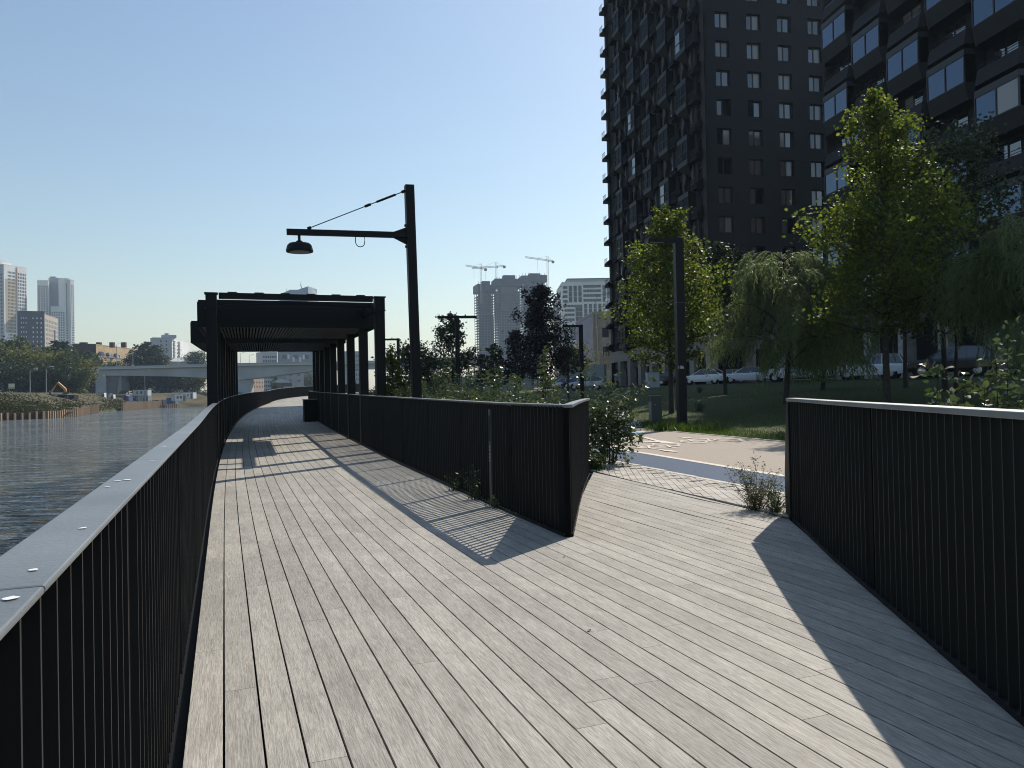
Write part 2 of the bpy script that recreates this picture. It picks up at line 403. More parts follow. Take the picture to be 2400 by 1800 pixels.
def add_board(V, F, U, T, p0, p1, sa0, sa1, sb0, sb1, th=.028):
    A, B, n_ = board_pts(p0, p1, sa0, sa1, sb0, sb1); base = len(V); tone = rnd.random(); uo = rnd.uniform(0, 50); vo = rnd.uniform(0, 50)
    for i in range(n_+1):
        V += [A[i], B[i], A[i]-Vector((0, 0, th)), B[i]-Vector((0, 0, th))]
    def uvq(i, k): return (uo+(BW if k % 2 else 0), vo+(sa0+(sb0-sa0)*i/n_))
    for i in range(n_):
        o = base+i*4
        F.append((o, o+1, o+5, o+4)); U += [uvq(i, 0), uvq(i, 1), uvq(i+1, 1), uvq(i+1, 0)]; T.append(tone)
        for a, b_ in ((0, 2), (3, 1)):
            F.append((o+a, o+a+4, o+b_+4, o+b_)); U += [uvq(i, a), uvq(i+1, a), uvq(i+1, a), uvq(i, a)]; T.append(tone)
    for o, r in ((base, (0, 2, 3, 1)), (base+n_*4, (0, 1, 3, 2))):
        F.append(tuple(o+k for k in r)); U += [uvq(0, k) for k in r]; T.append(tone)
def board_mesh(name, V, F, U, T):
    me = bpy.data.meshes.new(name); me.from_pydata([tuple(v) for v in V], [], F)
    ul = me.uv_layers.new(name='UVMap'); ul.data.foreach_set('uv', np.array(U, np.float32).ravel())
    a = me.attributes.new('tone', 'FLOAT', 'FACE'); a.data.foreach_set('value', np.array(T, np.float32)); me.materials.append(M_board); return me
BOARDS = []
nstrip = int(6.5/(BW+GAP))+1
for k in range(nstrip):
    p0 = .01+k*(BW+GAP); p1 = p0+BW
    s00, s10 = lim(p0); s01, s11 = lim(p1)
    if p1 > 3.5 and p0 < 3.5: s10 = s11 = mid_end(3.5)
    if p1 > 3.47+.16 and min(s10, s11) < 20:
        pass
    if s11-s01 < .05 and s10-s00 < .05: continue
    if s11 < s01: continue
    lo, hi = min(s00, s01), max(s10, s11)
    cuts = []; s = lo + rnd.uniform(1.2, 4.0)
    if p0 < 3.3:
        cuts += [x for x in SEAMS]
    while s < min(hi, 110):
        if all(abs(s-x) > .7 for x in cuts): cuts.append(s)
        s += rnd.uniform(2.6, 4.2) if s < 30 else 4.5
    cuts = sorted(x for x in cuts if lo+.4 < x < hi-.4)
    pr = (s00, s01)
    for x in cuts+[None]:
        nx = (x-.0015, x-.0015) if x is not None else (s10, s11)
        BOARDS.append((p0, p1, pr[0], pr[1], nx[0], nx[1]))
        pr = (x+.0015, x+.0015) if x is not None else None
# under the pergola the boards continue right of the rail line as one strip up to the mid railing
for k in range(2):
    p0 = .01+(21+k)*(BW+GAP)
    s = mid_end(3.5)+.003 if k == 0 else 14.
    while s < 112:
        e = s+rnd.uniform(3, 4.5); BOARDS.append((p0, p0+BW*(1 if k == 0 else .6), s, s, e-.003, e-.003)); s = e
BOARDS.sort(key=lambda b_: min(b_[2], b_[3])+0.25*b_[0])
vis = [b_ for b_ in BOARDS if max(b_[4], b_[5]) > -1.2]
first = vis[:300]; fs = set(map(id, first))
for b_ in first:
    V, F, U, T = [], [], [], []; add_board(V, F, U, T, *b_); obj('board', board_mesh('board', V, F, U, T), deck)
V, F, U, T = [], [], [], []
for b_ in BOARDS:
    if id(b_) not in fs: add_board(V, F, U, T, *b_)
obj('board', board_mesh('board_rest', V, F, U, T), deck, kind='stuff')
# black sheet standing in for the shade below the boards
q = MB(); ss = [-5]+list(range(-2, 120, 2))
for a, b_ in zip(ss, ss[1:]):
    q.quad(dp(-.08, a, -.06), dp(3.75, a, -.06), dp(3.75, b_, -.06), dp(-.08, b_, -.06))
q.poly([dp(3.75, -.9, -.06), dp(6.1, 3.3, -.06), dp(6.4, 9, -.06), dp(3.75, 4.1, -.06)])
part('under_deck_shade', q, M_shade, deck)
# two light metal trims at the threshold
q = MB()
for dc in (0, .075): q.pbox(cs(5.585+dc, 7.55, -.05), cs(.035, 0), cs(0, 5.25), (0, 0, .054))
part('threshold_strip', q, mat('trim_metal', (.42, .40, .37), .45, .3), deck)

# ------------------------------------------------------------------ PLAZA beside the boardwalk
def strip(name, c0, c1, lift, m, s0, s1, parent=None, **kw):
    st = sorted(set([s0, s1]+[s for s in sg+[11] if s0 < s < s1])); cc = [c0]+[c for c in cg if c0+.01 < c < c1-.01]+[c1]
    v = []; f = []
    for s in st:
        for c in cc: p = cs(c, s); v.append((p.x, p.y, ter(p.x, p.y)+lift))
    k = len(cc)
    for i in range(len(st)-1):
        for j in range(k-1): f.append((i*k+j, i*k+j+1, (i+1)*k+j+1, (i+1)*k+j))
    return obj(name, np_mesh(name, v, f, m), parent, kind='structure' if parent is None else None)
M_blue = mat('blue_rubber', (.085, .115, .165), .85, 0, .2, 60, .35, .5, 160)
M_beige = mat('beige_asphalt', (.36, .305, .25), .9, 0, .2, 25, .10, .3, 200)
M_line = mat('cream_road_paint', (.62, .55, .46), .8, 0, .3, 9, .12)
M_kerb = mat('pale_kerb', (.50, .46, .40), .85, 0, .3, 6, .15)
M_pave = mat('paver', (.42, .385, .335), .85, 0, .3, 3, .22, .3, 120)
M_joint = mat('joint_sand', (.07, .06, .045), .95)
M_path = mat('path_concrete', (.34, .33, .31), .9, 0, .2, 3, .12, .3, 80)
M_skyb = mat('light_blue_paint', (.20, .32, .48), .8)
SS0, SS1 = -6, 62
strip('running_path', 6.86, 8.04, .010, M_blue, SS0, SS1)
bike = strip('bike_path', 8.04, 12.5, .008, M_beige, SS0, SS1)
strip('edge_line', 8.04, 8.19, .014, M_line, SS0, SS1, bike)
q = MB()
s = 5.2
pav = thing('paving', (0, 0, 0), 'band of small beige pavers between the boardwalk end and the blue path', 'paving', kind='structure')
strip('paver_bed', 5.67, 6.74, .004, M_joint, 4.5, 22, pav)
ph_ = AL+rad(4.5)                    # the courses run about 23 degrees off the edge of the boardwalk
def clip(poly, lo, hi):
    for sgn, lim_ in ((1, lo), (-1, -hi)):
        out = []
        for i in range(len(poly)):
            p, q_ = poly[i], poly[(i+1) % len(poly)]; a, b_ = sgn*p[0]-lim_, sgn*q_[0]-lim_
            if a >= 0: out.append(p)
            if (a >= 0) != (b_ >= 0): k_ = a/(a-b_); out.append((p[0]+(q_[0]-p[0])*k_, p[1]+(q_[1]-p[1])*k_))
        poly = out
        if len(poly) < 3: return []
    return poly
PW, PL = .104, .208
ea = (math.sin(ph_), math.cos(ph_)); eb = (math.cos(ph_), -math.sin(ph_))
PVS = []
for i in range(-20, 90):
    for j in range(0, 70):
        a0 = j*PL+(i % 2)*PL/2+4.0; b0 = i*PW
        oc, os_ = a0*ea[0]+b0*eb[0], a0*ea[1]+b0*eb[1]
        g_ = .004
        P_ = [(oc+ea[0]*x+eb[0]*y, os_+ea[1]*x+eb[1]*y) for x, y in ((g_, g_), (PL-g_, g_), (PL-g_, PW-g_), (g_, PW-g_))]
        if not (5.4 < oc < 6.9 and 5.0 < os_ < 17): continue
        P_ = clip(P_, 5.70, 6.725)
        if len(P_) < 3: continue
        A_ = abs(sum(P_[k_][0]*P_[(k_+1) % len(P_)][1]-P_[(k_+1) % len(P_)][0]*P_[k_][1] for k_ in range(len(P_))))/2
        if A_ > .002: PVS.append((P_, A_))
PVS.sort(key=lambda t_: abs(t_[0][0][1]-10.4))
rest = MB()
for n_, (P_, A_) in enumerate(PVS):
    dzp = rnd.uniform(-.002, .003); top = [cs(c, s, 0) for c, s in P_]
    top = [Vector((p.x, p.y, ter(p.x, p.y)+.024+dzp)) for p in top]
    if n_ < 300: part('paver', MB().prism(top, (0, 0, -.04)), M_pave, pav)
    else: rest.prism(top, (0, 0, -.04))
part('paver', rest, M_pave, pav, kind='stuff')
kb = thing('kerb', (0, 0, 0), 'pale low kerb line beside the blue running path', 'kerb', kind='structure')
for c0, c1 in ((6.745, 6.855), (12.5, 12.60)):
    s = -6.
    while s < 60:
        p0 = cs(c0, s+.01); z0 = ter(*cs((c0+c1)/2, s+.5)[:2])
        if s < 30 or True:
            mb = MB().pbox((p0.x, p0.y, z0-.1), cs(c1-c0, 0), cs(0, .98), (0, 0, .125)); part('kerb_stone', mb, M_kerb, kb)
        s += 1.0 if s < 26 else 1.0
        if s > 40: break
# slots in the pavers by the blue path
q = MB(); s = 6.0
while s < 14.5:
    for c in (6.44, 6.58):
        for d_ in (0, .05):
            p = cs(c, s+d_); z = ter(p.x, p.y)
            q.box((p.x, p.y, z+.0285), (.11, .014, .003), AL)
    s += .41
part('paver_slot', q, M_joint, pav, kind='stuff')
# painted marks on the bike path
def zz(x, y): return gp(1340+x/3.95, 840+y/3.95)
def mark(pts, m=M_line, lift=.022, name='road_marking'):
    P = []
    for p in pts:
        P.append((p[0], p[1], ter(p[0], p[1])+lift))
    me = MB().poly(P).mesh(name, m, fix=True)
    if me.polygons[0].normal.z < 0: me.flip_normals()
    return obj(name, me, bike)
def cpl(L): return [cs(c, s) for c, s in L]
def arrow(c, s, sg_, L=1.5, w_=.09, hw=.26, hl=.55):
    mark(cpl([(c-w_/2, s), (c+w_/2, s), (c+w_/2, s+sg_*(L-hl)), (c-w_/2, s+sg_*(L-hl))]))
    mark(cpl([(c-hw/2, s+sg_*(L-hl)), (c+hw/2, s+sg_*(L-hl)), (c, s+sg_*L)]))
def ring(c, s, r, w_, sc=1., m=M_line, lift=.022):
    n = 20; P = MB()
    for i in range(n):
        a0, a1 = 2*math.pi*i/n, 2*math.pi*(i+1)/n; L = []
        for a, r_ in ((a0, r), (a1, r), (a1, r-w_), (a0, r-w_)):
            p = cs(c+r_*math.cos(a), s+r_*math.sin(a)*sc); L.append((p.x, p.y, ter(p.x, p.y)+lift))
        P.quad(*L)
    me = P.mesh('road_marking', m, fix=True)
    if me.polygons[0].normal.z < 0: me.flip_normals()
    obj('road_marking', me, bike)
def bicycle(c, s, f):
    ring(c-.52, s, .31, .06, 1.7); ring(c+.52, s, .31, .06, 1.7)
    def ln(a, b_, w_=.06):
        a = Vector((a[0]*1.7, a[1]))*f; b_ = Vector((b_[0]*1.7, b_[1]))*f; d = (b_-a).normalized(); n_ = Vector((-d.y, d.x))*w_/2
        mark([cs(c+p.y, s+p.x) for p in (a+n_, b_+n_, b_-n_, a-n_)])
    for a, b_ in (((0, -.52), (.42, -.25)), ((.42, -.25), (.42, .32)), ((.42, .32), (0, -.02)), ((0, -.02), (0, -.52)), ((0, -.02), (.5, -.28)), ((.42, .32), (0, .52)), ((.42, .32), (.58, .26)), ((.52, -.36), (.52, -.18))): ln(a, b_)
pA, pB = zz(800, 850), zz(1040, 875)
arrow(c_of(pA.x, pA.y), s_of(pA.x, pA.y), -1, s_of(pA.x, pA.y)-s_of(pB.x, pB.y))
pA, pB = zz(1120, 747), zz(930, 735)
arrow(c_of(pA.x, pA.y), s_of(pA.x, pA.y), 1, abs(s_of(pA.x, pA.y)-s_of(pB.x, pB.y)))
p = zz(700, 815); bicycle(c_of(p.x, p.y), s_of(p.x, p.y), -1)
p = zz(1290, 770); bicycle(c_of(p.x, p.y), s_of(p.x, p.y), 1)
for L in ([(560, 768), (820, 775), (825, 785), (560, 776)], [(640, 735), (690, 735), (850, 778), (815, 782)], [(815, 768), (850, 770), (1020, 800), (820, 788)], [(430, 745), (600, 715), (640, 722), (470, 757)]):
    mark([zz(*p) for p in L])
p = zz(400, 690); cc_, s_ = c_of(p.x, p.y), s_of(p.x, p.y)
ring(cc_, s_, .95, .12, 1.3); ring(cc_, s_, .82, .815, 1.3, M_skyb, .020)
# concrete path that leaves the plaza uphill
PP = [((330, 650), (650, 645)), ((330, 600), (640, 612)), ((320, 555), (585, 570)), ((300, 505), (520, 525)), ((270, 455), (445, 487)), ((235, 405), (370, 450)), ((215, 380), (300, 415))]
CP = []; v = []; f = []
for a, b_ in PP:
    A, B = zz(*a), zz(*b_); CP.append(((c_of(A.x, A.y)+c_of(B.x, B.y))/2, min(s_of(A.x, A.y), s_of(B.x, B.y)), max(s_of(A.x, A.y), s_of(B.x, B.y))))
    for j in range(3): p = A.lerp(B, j/2); v.append((p.x, p.y, ter(p.x, p.y)+.05))
CP.sort()
for i in range(len(PP)-1):
    for j in range(2): f.append((i*3+j, i*3+j+1, i*3+j+4, i*3+j+3))
obj('path', np_mesh('path', v, f, M_path, smooth=True), kind='structure')
# parking road in front of the towers
M_asph = mat('asphalt', (.05, .05, .052), .9, 0, .3, 30, .2)
strip('road', 38, 47, .03, M_asph, -40, 200)
strip('pavement', 47.02, 60, .12, M_concd, -40, 200)

# ------------------------------------------------------------------ RAILINGS
class Path:
    def __init__(s, pts):
        s.p = [Vector(p) for p in pts]; s.l = [0.]
        for a, b_ in zip(s.p, s.p[1:]): s.l.append(s.l[-1]+(b_-a).length)
        s.len = s.l[-1]
    def pos(s, t):
        t = max(0, min(s.len, t)); i = max(0, min(len(s.p)-2, int(np.searchsorted(s.l, t, side='right'))-1))
        a, b_ = s.p[i], s.p[i+1]; return a + (b_-a)*((t-s.l[i])/(s.l[i+1]-s.l[i])), math.atan2((b_-a).y, (b_-a).x)
def railing(root, legs, H, limit, side, hw=.10, step=.105, seg=2.1, postgap=2.1):
    """legs: list of (Path, offset of first post); side=+1 when the walkway lies right of the path"""
    TK0 = .045 if hw > .101 and side > 0 else .034
    yi = -side*.031; yo = side*.031
    zi = min(H-.012, H-TK0+.004+(.031-(.46*hw-TK0*1.15))*(TK0-.009)/(TK0*1.15))
    fin = MB().prism([(-.004, yi, .035), (-.004, yo, .035), (-.004, yo, H-TK0+.004), (-.004, -side*(.46*hw-TK0*1.15), H-TK0+.004), (-.004, yi, zi)], (.008, 0, 0)).mesh('baluster', M_blade)
    post = MB().box((0, 0, H/2-.01), (.085, .036, H-.06)).mesh('post', M_post)
    n = 0; restv = MB()
    for P, po in legs:
        t = .06; nextpost = po
        while t < P.len-.03:
            p, a = P.pos(t)
            if t >= nextpost and t < 60:
                obj('post', post, root, p, a); nextpost += postgap; t += .125; continue
            if n < limit: obj('baluster', fin, root, p, a+rnd.gauss(0, .012)); n += 1
            else: restv.box((p.x, p.y, p.z+H/2-.005), (.008, .062, H-.075), a)
            t += step
        t = 0.
        while t < P.len-.05:
            e = min(P.len, t+seg)
            if P.len-e < .5: e = P.len
            k = max(1, int((e-t)/1.0)) if t > 12 else 2
            a0 = P.pos(t)[0]; b0 = P.pos(e)[0]; d = (b0-a0).normalized()
            g = d*.002
            sd = Vector((d.y, -d.x, 0))*side
            TK = .045 if hw > .101 and side > 0 else .034; up = Vector((0, 0, TK))
            o = a0+g
            pf = [(.46*hw, H), (.46*hw, H-.009), (.46*hw-TK*1.15, H-TK), (-.54*hw, H-TK), (-.54*hw, H)]
            mb = MB().prism([o+sd*x+Vector((0, 0, z)) for x, z in pf], b0-a0-g*2)
            me = mb.mesh('handrail', M_hand, fix=True)
            ho = obj('handrail', me, root)
            bv_ = ho.modifiers.new('bevel', 'BEVEL'); bv_.width = .004; bv_.segments = 2
            o = a0+g+Vector((0, 0, -.02))+sd*.037
            part('bottom_rail', MB().pbox(o, b0-a0-g*2, -sd*.074, (0, 0, .055)), M_black, root)
            t = e
    if restv.v: part('baluster', restv, M_blade, root, kind='stuff')
# river side
LP = Path([dp(-.07, s) for s in [-4.4]+list(np.arange(-4, 118, 1.0))])
r1 = thing('railing', tuple(dp(-.07, 0)), 'long curved black railing with grey handrail along the river edge', 'railing')
r1.location = (0, 0, 0)
railing(r1, [(LP, 3.2)], 1.273, 300, 1, hw=.105)
# between the boardwalk and the shrubs
pm_ = [dp(mid_p(s)+.04, s) for s in np.arange(3.74, 43.5, .9)]
pm_ += [dp(3.68, 44.2), dp(4.1, 45.4), dp(5.0, 46.3), dp(6.2, 46.8)]
MP = Path(pm_)
cN = dp(3.48, 3.74)
eN = Vector((1.34, 13.82, .0))
dN = eN-cN; nN = Vector((dN.y, -dN.x, 0)).normalized()
EP = Path([cN+dN*k_/6 + nN*(-.03*math.sin(math.pi*k_/6)) + Vector((.02, .02, 0)) for k_ in range(7)])
r2 = thing('railing', (0, 0, 0), 'black railing bent to a sharp corner in front of the green shrubs', 'railing')
railing(r2, [(MP, 1.55), (EP, 2.9)], 1.365, 299, -1, hw=.10)
q = MB()
d0, a0 = MP.pos(.0); 
cz = cN.copy()
for (hd, L) in ((a0, .16), (math.atan2(dN.y, dN.x), .10)):
    e = Vector((math.cos(hd), math.sin(hd), 0)); n_ = Vector((e.y, -e.x, 0))
    q.pbox(cz - n_*.033 - Vector((0, 0, .02)), e*L, n_*.066, (0, 0, 1.335))
part('corner_plate', q, M_post, r2)
# grey service plate on the post nearest to the corner
p, a = MP.pos(2.32)
sp = part('service_plate', MB().box((0, .0, .66), (.085, .016, 1.22)), M_plate, r2); sp.location = p + Vector((math.sin(a), -math.cos(a), 0))*-.0; sp.rotation_euler = (0, 0, a)
sp.location = p + Vector((-math.sin(a)*.045, math.cos(a)*.045, 0))
q = MB()
for z in (.60, .64, .68, .74, .78): q.box((0, .0095, z), (.05, .003, .016))
pl = part('lettering', q, mat('pale_print', (.32, .32, .31), .6), sp)
q = MB().box((0, .010, 1.02), (.05, .004, .34)); part('plate_slot', q, M_shade, sp)
# right of the opening
RB0, RB1 = Vector((2.23, 3.3, 0)), Vector((3.10, 8.55, 0)); dR = (RB1-RB0).normalized()
RP = Path([RB1+Vector((.05, .0, 0)), RB1-dR*2, RB1-dR*4, RB1-dR*6, RB1-dR*9.4, RB1-dR*11])
r3 = thing('railing', (0, 0, 0), 'black railing on the right throwing a solid shadow across the boards', 'railing')
railing(r3, [(RP, .42)], 1.375, 200, -1, hw=.13, step=.108, postgap=2.6)
nR = Vector((dR.y, -dR.x, 0))
q = MB().prism([RB1+Vector((.0, .0, -.03)), RB1+dR*.40+nR*.02+Vector((0, 0, -.03)), RB1+dR*.46+nR*.03+Vector((0, 0, .45)), RB1+dR*.10+Vector((0, 0, 1.33)), RB1+Vector((0, 0, 1.33))], nR*.06)
part('end_plate', q, M_black, r3)
# dry leaves lying on the boards
lf = [MB().poly([(-.03, 0, .004), (-.012, .016, .010), (.014, .014, .004), (.036, 0, .012), (.014, -.016, .006), (-.014, -.014, .012)]).mesh('fallen_leaf', mat('dry_leaf', (.30, .15, .04), .7)), MB().poly([(-.022, 0, .003), (0, .016, .012), (.026, 0, .004), (0, -.014, .008)]).mesh('fallen_leaf', mat('dry_leaf_brown', (.13, .085, .045), .8))]
for i, (p, s, l) in enumerate(((3.62, 5.6, 'orange dry leaf lying at the foot of the bent railing end'), (3.05, 2.9, 'brown dry leaf on the boards left of the railing corner'), (5.2, 3.4, 'brown dry leaf on the boards near the right railing'), (2.3, .9, 'small brown leaf on the boards at the edge of the right shadow'), (.5, 4.2, 'small brown leaf on the boards beside the river railing'), (1.6, 6.6, 'small dry leaf in the middle of the boardwalk'))):
    q_ = dp(p, s, .002); o = obj('fallen_leaf', lf[0 if i == 0 else 1], None, q_, i*1.7, l, 'leaf'); o.scale = (1.4, 1.4, 1.4) if i == 0 else (.8, .8, .8)
# bird droppings on the near handrail
q = MB(); H1 = 1.274
for s, p, r in ((-2.32, -.085, .010), (-2.36, -.045, .011), (-2.2, -.055, .008), (-1.85, -.05, .009), (-1.0, -.095, .012), (-.98, -.07, .014), (-1.15, -.10, .010), (-.3, -.06, .014), (.6, -.08, .015), (2.4, -.07, .014), (2.6, -.1, .01)):
    c0 = dp(p, s, H1); n_ = 9
    q.poly([c0+Vector((math.cos(2*math.pi*i/n_)*r*rnd.uniform(.45, .95), math.sin(2*math.pi*i/n_)*r*rnd.uniform(.5, 1.1), .0008)) for i in range(n_)])
part('bird_dropping', q, M_white, r1, kind='stuff')

# ------------------------------------------------------------------ PERGOLA over the boardwalk
pg = thing('pergola', (0, 0, 0), 'black steel pergola of paired posts and slatted roofs spanning the boardwalk', 'pergola')
PS = [15.0+2.65*i for i in range(9)]
ZT = 3.76
pmesh = MB().box((0, 0, 1.75), (.20, .20, 3.9)).box((.106, 0, 1.75), (.012, .24, 3.9)).box((-.106, 0, 1.75), (.012, .24, 3.9)).mesh('post', M_black)
cap = MB().box((0, 0, ZT-.13), (.235, .245, .30)).box((0, 0, ZT+.035), (.285, .295, .025)).box((0, 0, ZT-.29), (.265, .275, .02)).mesh('post_cap', M_black)
for i, s in enumerate(PS):
    for p in (-.13, 3.66):
        b_ = dp(p, s); b_.z -= .05
        po = obj('post', pmesh, pg, b_, math.pi/2-dh(s)+math.pi/2)
        cpo = obj('post_cap', cap, po)
        if b_.z > -.02+.13: pass
    a = dp(.03, s, 0); b_ = dp(3.50, s, 0); zb = dz(s)+ZT
    za = Vector((0, 0, ZT-.06))
    if i == 0:
        part('cross_beam', MB().bar(a+za, b_+za, .16, .13), M_black, pg)
        for k_ in range(6):
            c0 = a.lerp(b_, (k_+.5)/6); part('bracket', MB().box(c0+za+Vector((0, 0, .075)), (.20, .17, .02), -dh(s)), M_black, pg)
    else:
        part('cross_beam', MB().bar(a+za-Vector((0, 0, .12)), b_+za-Vector((0, 0, .12)), .16, .14), M_black, pg)
s = PS[0]+1.05
part('cross_beam', MB().bar(dp(-.2, s, ZT-.10), dp(3.70, s, ZT-.10), .14, .12), M_black, pg)
for p in (-.13, 3.66):
    for a, b_ in zip(PS, PS[1:]):
        part('edge_beam', MB().bar(dp(p, a+.16, ZT-.20), dp(p, b_-.16, ZT-.20), .12, .20), M_black, pg)
for s0, s1, zlo, zhi, pl_, pr_ in ((17.4, 22.6, 3.17, 3.86, -.52, 3.95), (24.6, 31.6, 3.17, 3.92, -1.15, 4.0)):
    ro = MB()
    n_ = 4
    top = part('roof', MB().prism([dp(pl_, s0, zhi-.05), dp(pr_, s0, zhi-.05), dp(pr_, s1, zhi-.05), dp(pl_, s1, zhi-.05)], (0, 0, .05)), M_black, pg)
    for (a, b_) in ((dp(pl_, s0), dp(pr_, s0)), (dp(pl_, s1), dp(pr_, s1)), (dp(pl_, s0), dp(pl_, s1)), (dp(pr_, s0), dp(pr_, s1))):
        zz0 = Vector((0, 0, (zlo+zhi)/2-.026))
        part('fascia', MB().bar(a+zz0, b_+zz0, .05, zhi-zlo-.052), M_black, pg)
    q = MB(); p = pl_+.25
    while p < pr_-.2:
        q.bar(dp(p, s0+.06, zlo+.06), dp(p, s1-.06, zlo+.06), .04, .07); p += .085
    part('ceiling_slat', q, mat('ceiling_slat', (.11, .115, .12), .5), top, kind='stuff')
    for f_ in (0.33, .66):
        sm = s0+(s1-s0)*f_; part('joist', MB().bar(dp(pl_+.1, sm, zlo+.18), dp(pr_-.1, sm, zlo+.18), .08, .14), M_black, top)
    part('soffit', MB().quad(dp(pl_+.06, s0+.06, zlo+.01), dp(pl_+.24, s0+.06, zlo+.01), dp(pl_+.24, s1-.06, zlo+.01), dp(pl_+.06, s1-.06, zlo+.01)), M_concd, top)
# dark bin box standing by the railing at the far end
bx = thing('planter_box', tuple(dp(3.22, 33.2)), 'black box standing against the railing at the far end of the pergola', 'planter box', math.pi/2-dh(33))
part('box', MB().box((0, 0, .5), (1.5, .55, 1.0)), M_black, bx)
part('lid', MB().box((0, 0, 1.015), (1.55, .6, .03)), M_hand, bx)

# ------------------------------------------------------------------ STREET LAMPS
def arm_lamp(base, zt, lean, az, label, s=1.0):
    o = thing('street_lamp', base, label, 'lamp', az, 'street lamps along the boardwalk')
    H = zt-base[2]
    part('pole', MB().box((0, 0, H/2), (.20, .20, H)), M_black, o)
    za = H-1.20
    part('arm', MB().pbox((-.10, -.065, za), (-2.62, 0, 0), (0, .13, 0), (0, 0, .12)), M_black, o)
    g = MB().prism([(-.10, -.01, za-.16), (-.10, -.01, za+.24), (-.42, -.01, za+.12), (-.42, -.01, za)], (0, .02, 0)); part('gusset', g, M_black, o)
    for z in (za-.2, za+.28): part('bolt', MB().box((-.115, 0, z), (.05, .05, .05)), M_black, o)
    A = Vector((-.10, 0, H-.13)); B = Vector((-2.28, 0, za+.14)); d = B-A
    cb = part('stay_cable', MB().tube([A, B], .011, 6), M_black, o)
    part('turnbuckle', MB().tube([A+d*.10, A+d*.30], .026, 8), M_black, cb)
    part('cable_clamp', MB().tube([A+d*.36, A+d*.42], .032, 6), M_black, cb)
    for f0, f1 in ((0., .035), (.965, 1.0)): part('shackle', MB().tube([A+d*f0, A+d*f1], .036, 6), M_black, cb)
    hk = [(-1.05, 0, za), (-1.05, 0, za-.13)] + [(-1.15-.10*math.cos(t_), 0, za-.13-.10*math.sin(t_)) for t_ in [math.pi-k_*math.pi/6 for k_ in range(1, 6)]] + [(-1.25, 0, za-.13), (-1.25, 0, za)]
    part('hook', MB().tube(hk, .010, 6), M_black, o)
    c = (-2.46, 0, za)
    st = part('stem', MB().tube([(c[0], 0, za), (c[0], 0, za-.16)], .03, 8), M_black, o)
    sh = part('lamp_shade', MB().lathe([(.001, -.13), (.06, -.13), (.09, -.17), (.22, -.19), (.26, -.23), (.29, -.34), (.285, -.37), (.0, -.375)], c, 24), M_black, o, smooth=False)
    part('diffuser', MB().lathe([(.22, -.378), (.0, -.378)], c, 20), mat('lamp_diffuser', (.3, .3, .3), .5), sh)
    o.rotation_euler = (0, -lean, az)
    return o
bl = at(979, 925, 17.3); bl.z = 0.05
arm_lamp(tuple(bl), 6.27, rad(1.0), AL, 'tall black lamp post with cable stayed arm and round lamp head', 1)
b2_ = dp(4.3, 38.0); b2_.z -= .0
arm_lamp(tuple(b2_), 5.1+dz(38), 0, AL, 'arm lamp seen small below the far pergola roof', 1)
def box_lamp(base, H, arms, az, label, wd=.22):
    o = thing('street_lamp', base, label, 'lamp', az, 'slim black lamp posts with flat arms')
    part('pole', MB().box((0, 0, H/2), (wd, wd, H)), M_black, o)
    part('joint_ring', MB().box((0, 0, H*.66), (wd+.012, wd+.012, .02)), M_plate, o)
    for sgn in arms:
        a = part('arm', MB().pbox((sgn*wd/2, -.09, H-.14), (sgn*.95, 0, 0), (0, .18, 0), (0, 0, .13)), M_black, o)
        part('diffuser', MB().box((sgn*(wd/2+.62), 0, H-.143), (.5, .12, .006)), MATS['lamp_diffuser'], a)
        part('sensor', MB().lathe([(.035, H-.01), (.035, H+.06), (.0, H+.07)], (sgn*.45, 0, 0), 8), M_black, a)
    return o
def lamp_at(u, vtop, Y, arms, label, az=AL*.7, wd=.22):
    t_ = at(u, vtop, Y); z0 = ter(t_.x, t_.y); return box_lamp((t_.x, t_.y, z0-.02), t_.z-z0+.02, arms, az, label, wd)
rl = gp(1599, 1002)
tp = at(1581, 558, rl.y)
L1 = box_lamp((rl.x, rl.y, rl.z-.02), tp.z-rl.z, (-1,), 0.12, 'black lamp post numbered 106 standing in lit grass by the bollard', .29)
# the number on the post
def text_mesh(name, body, size, m, ext=.0):
    c = bpy.data.curves.new(name, 'FONT'); c.body = body; c.size = size; c.align_x = 'CENTER'; c.align_y = 'CENTER'; c.extrude = ext
    o = bpy.data.objects.new('tmp', c); C.objects.link(o); dg = bpy.context.evaluated_depsgraph_get()
    me = bpy.data.meshes.new_from_object(o.evaluated_get(dg)); me.name = name; bpy.data.objects.remove(o); me.materials.clear(); me.materials.append(m); return me
M_num = mat('white_number', (.75, .75, .72), .6)
no = obj('lettering', text_mesh('lettering', '106', .15, M_num), L1); no.location = (-.05, -.147, 2.12); no.rotation_euler = (math.pi/2, 0, 0)
lamp_at(1071, 740, 41, (-1, 1), 'T shaped double lamp post in front of the tree above the shrubs', 0.1)
lamp_at(933, 793, 56, (-1,), 'slim lamp post with one arm beside the yellow green conical tree', .1)
lamp_at(1361, 761, 44, (-1,), 'slim lamp post with one arm in front of the parked pale hatchback', .1)
lamp_at(1111, 853, 120, (-1, 1), 'distant T shaped lamp post between the round tree and the purple trees', .1)
lamp_at(1098, 858, 125, (-1, 1), 'tiny far lamp post just left of the distant T shaped one', .1)
# dark service bollard by the lamp
bb = gp(1537, 997)
bo = thing('bollard', (bb.x, bb.y, bb.z-.02), 'dark grey square service bollard in the grass left of the lamp post', 'bollard', AL*.4)
k_ = bb.y/FPX
part('body', MB().box((0, 0, 35*k_), (25*k_, .3, 70*k_)), M_plate, bo)
part('cap', MB().box((0, 0, 70*k_+.012), (26*k_+.01, .32, .022)), M_hand, bo)
part('side_panel', MB().box((-13.5*k_, -.05, 29*k_), (2*k_, .26, 56*k_)), M_hand, bo)
part('knob', MB().box((-4*k_, -.155, 50*k_), (.03, .02, .03)), M_alu, bo)
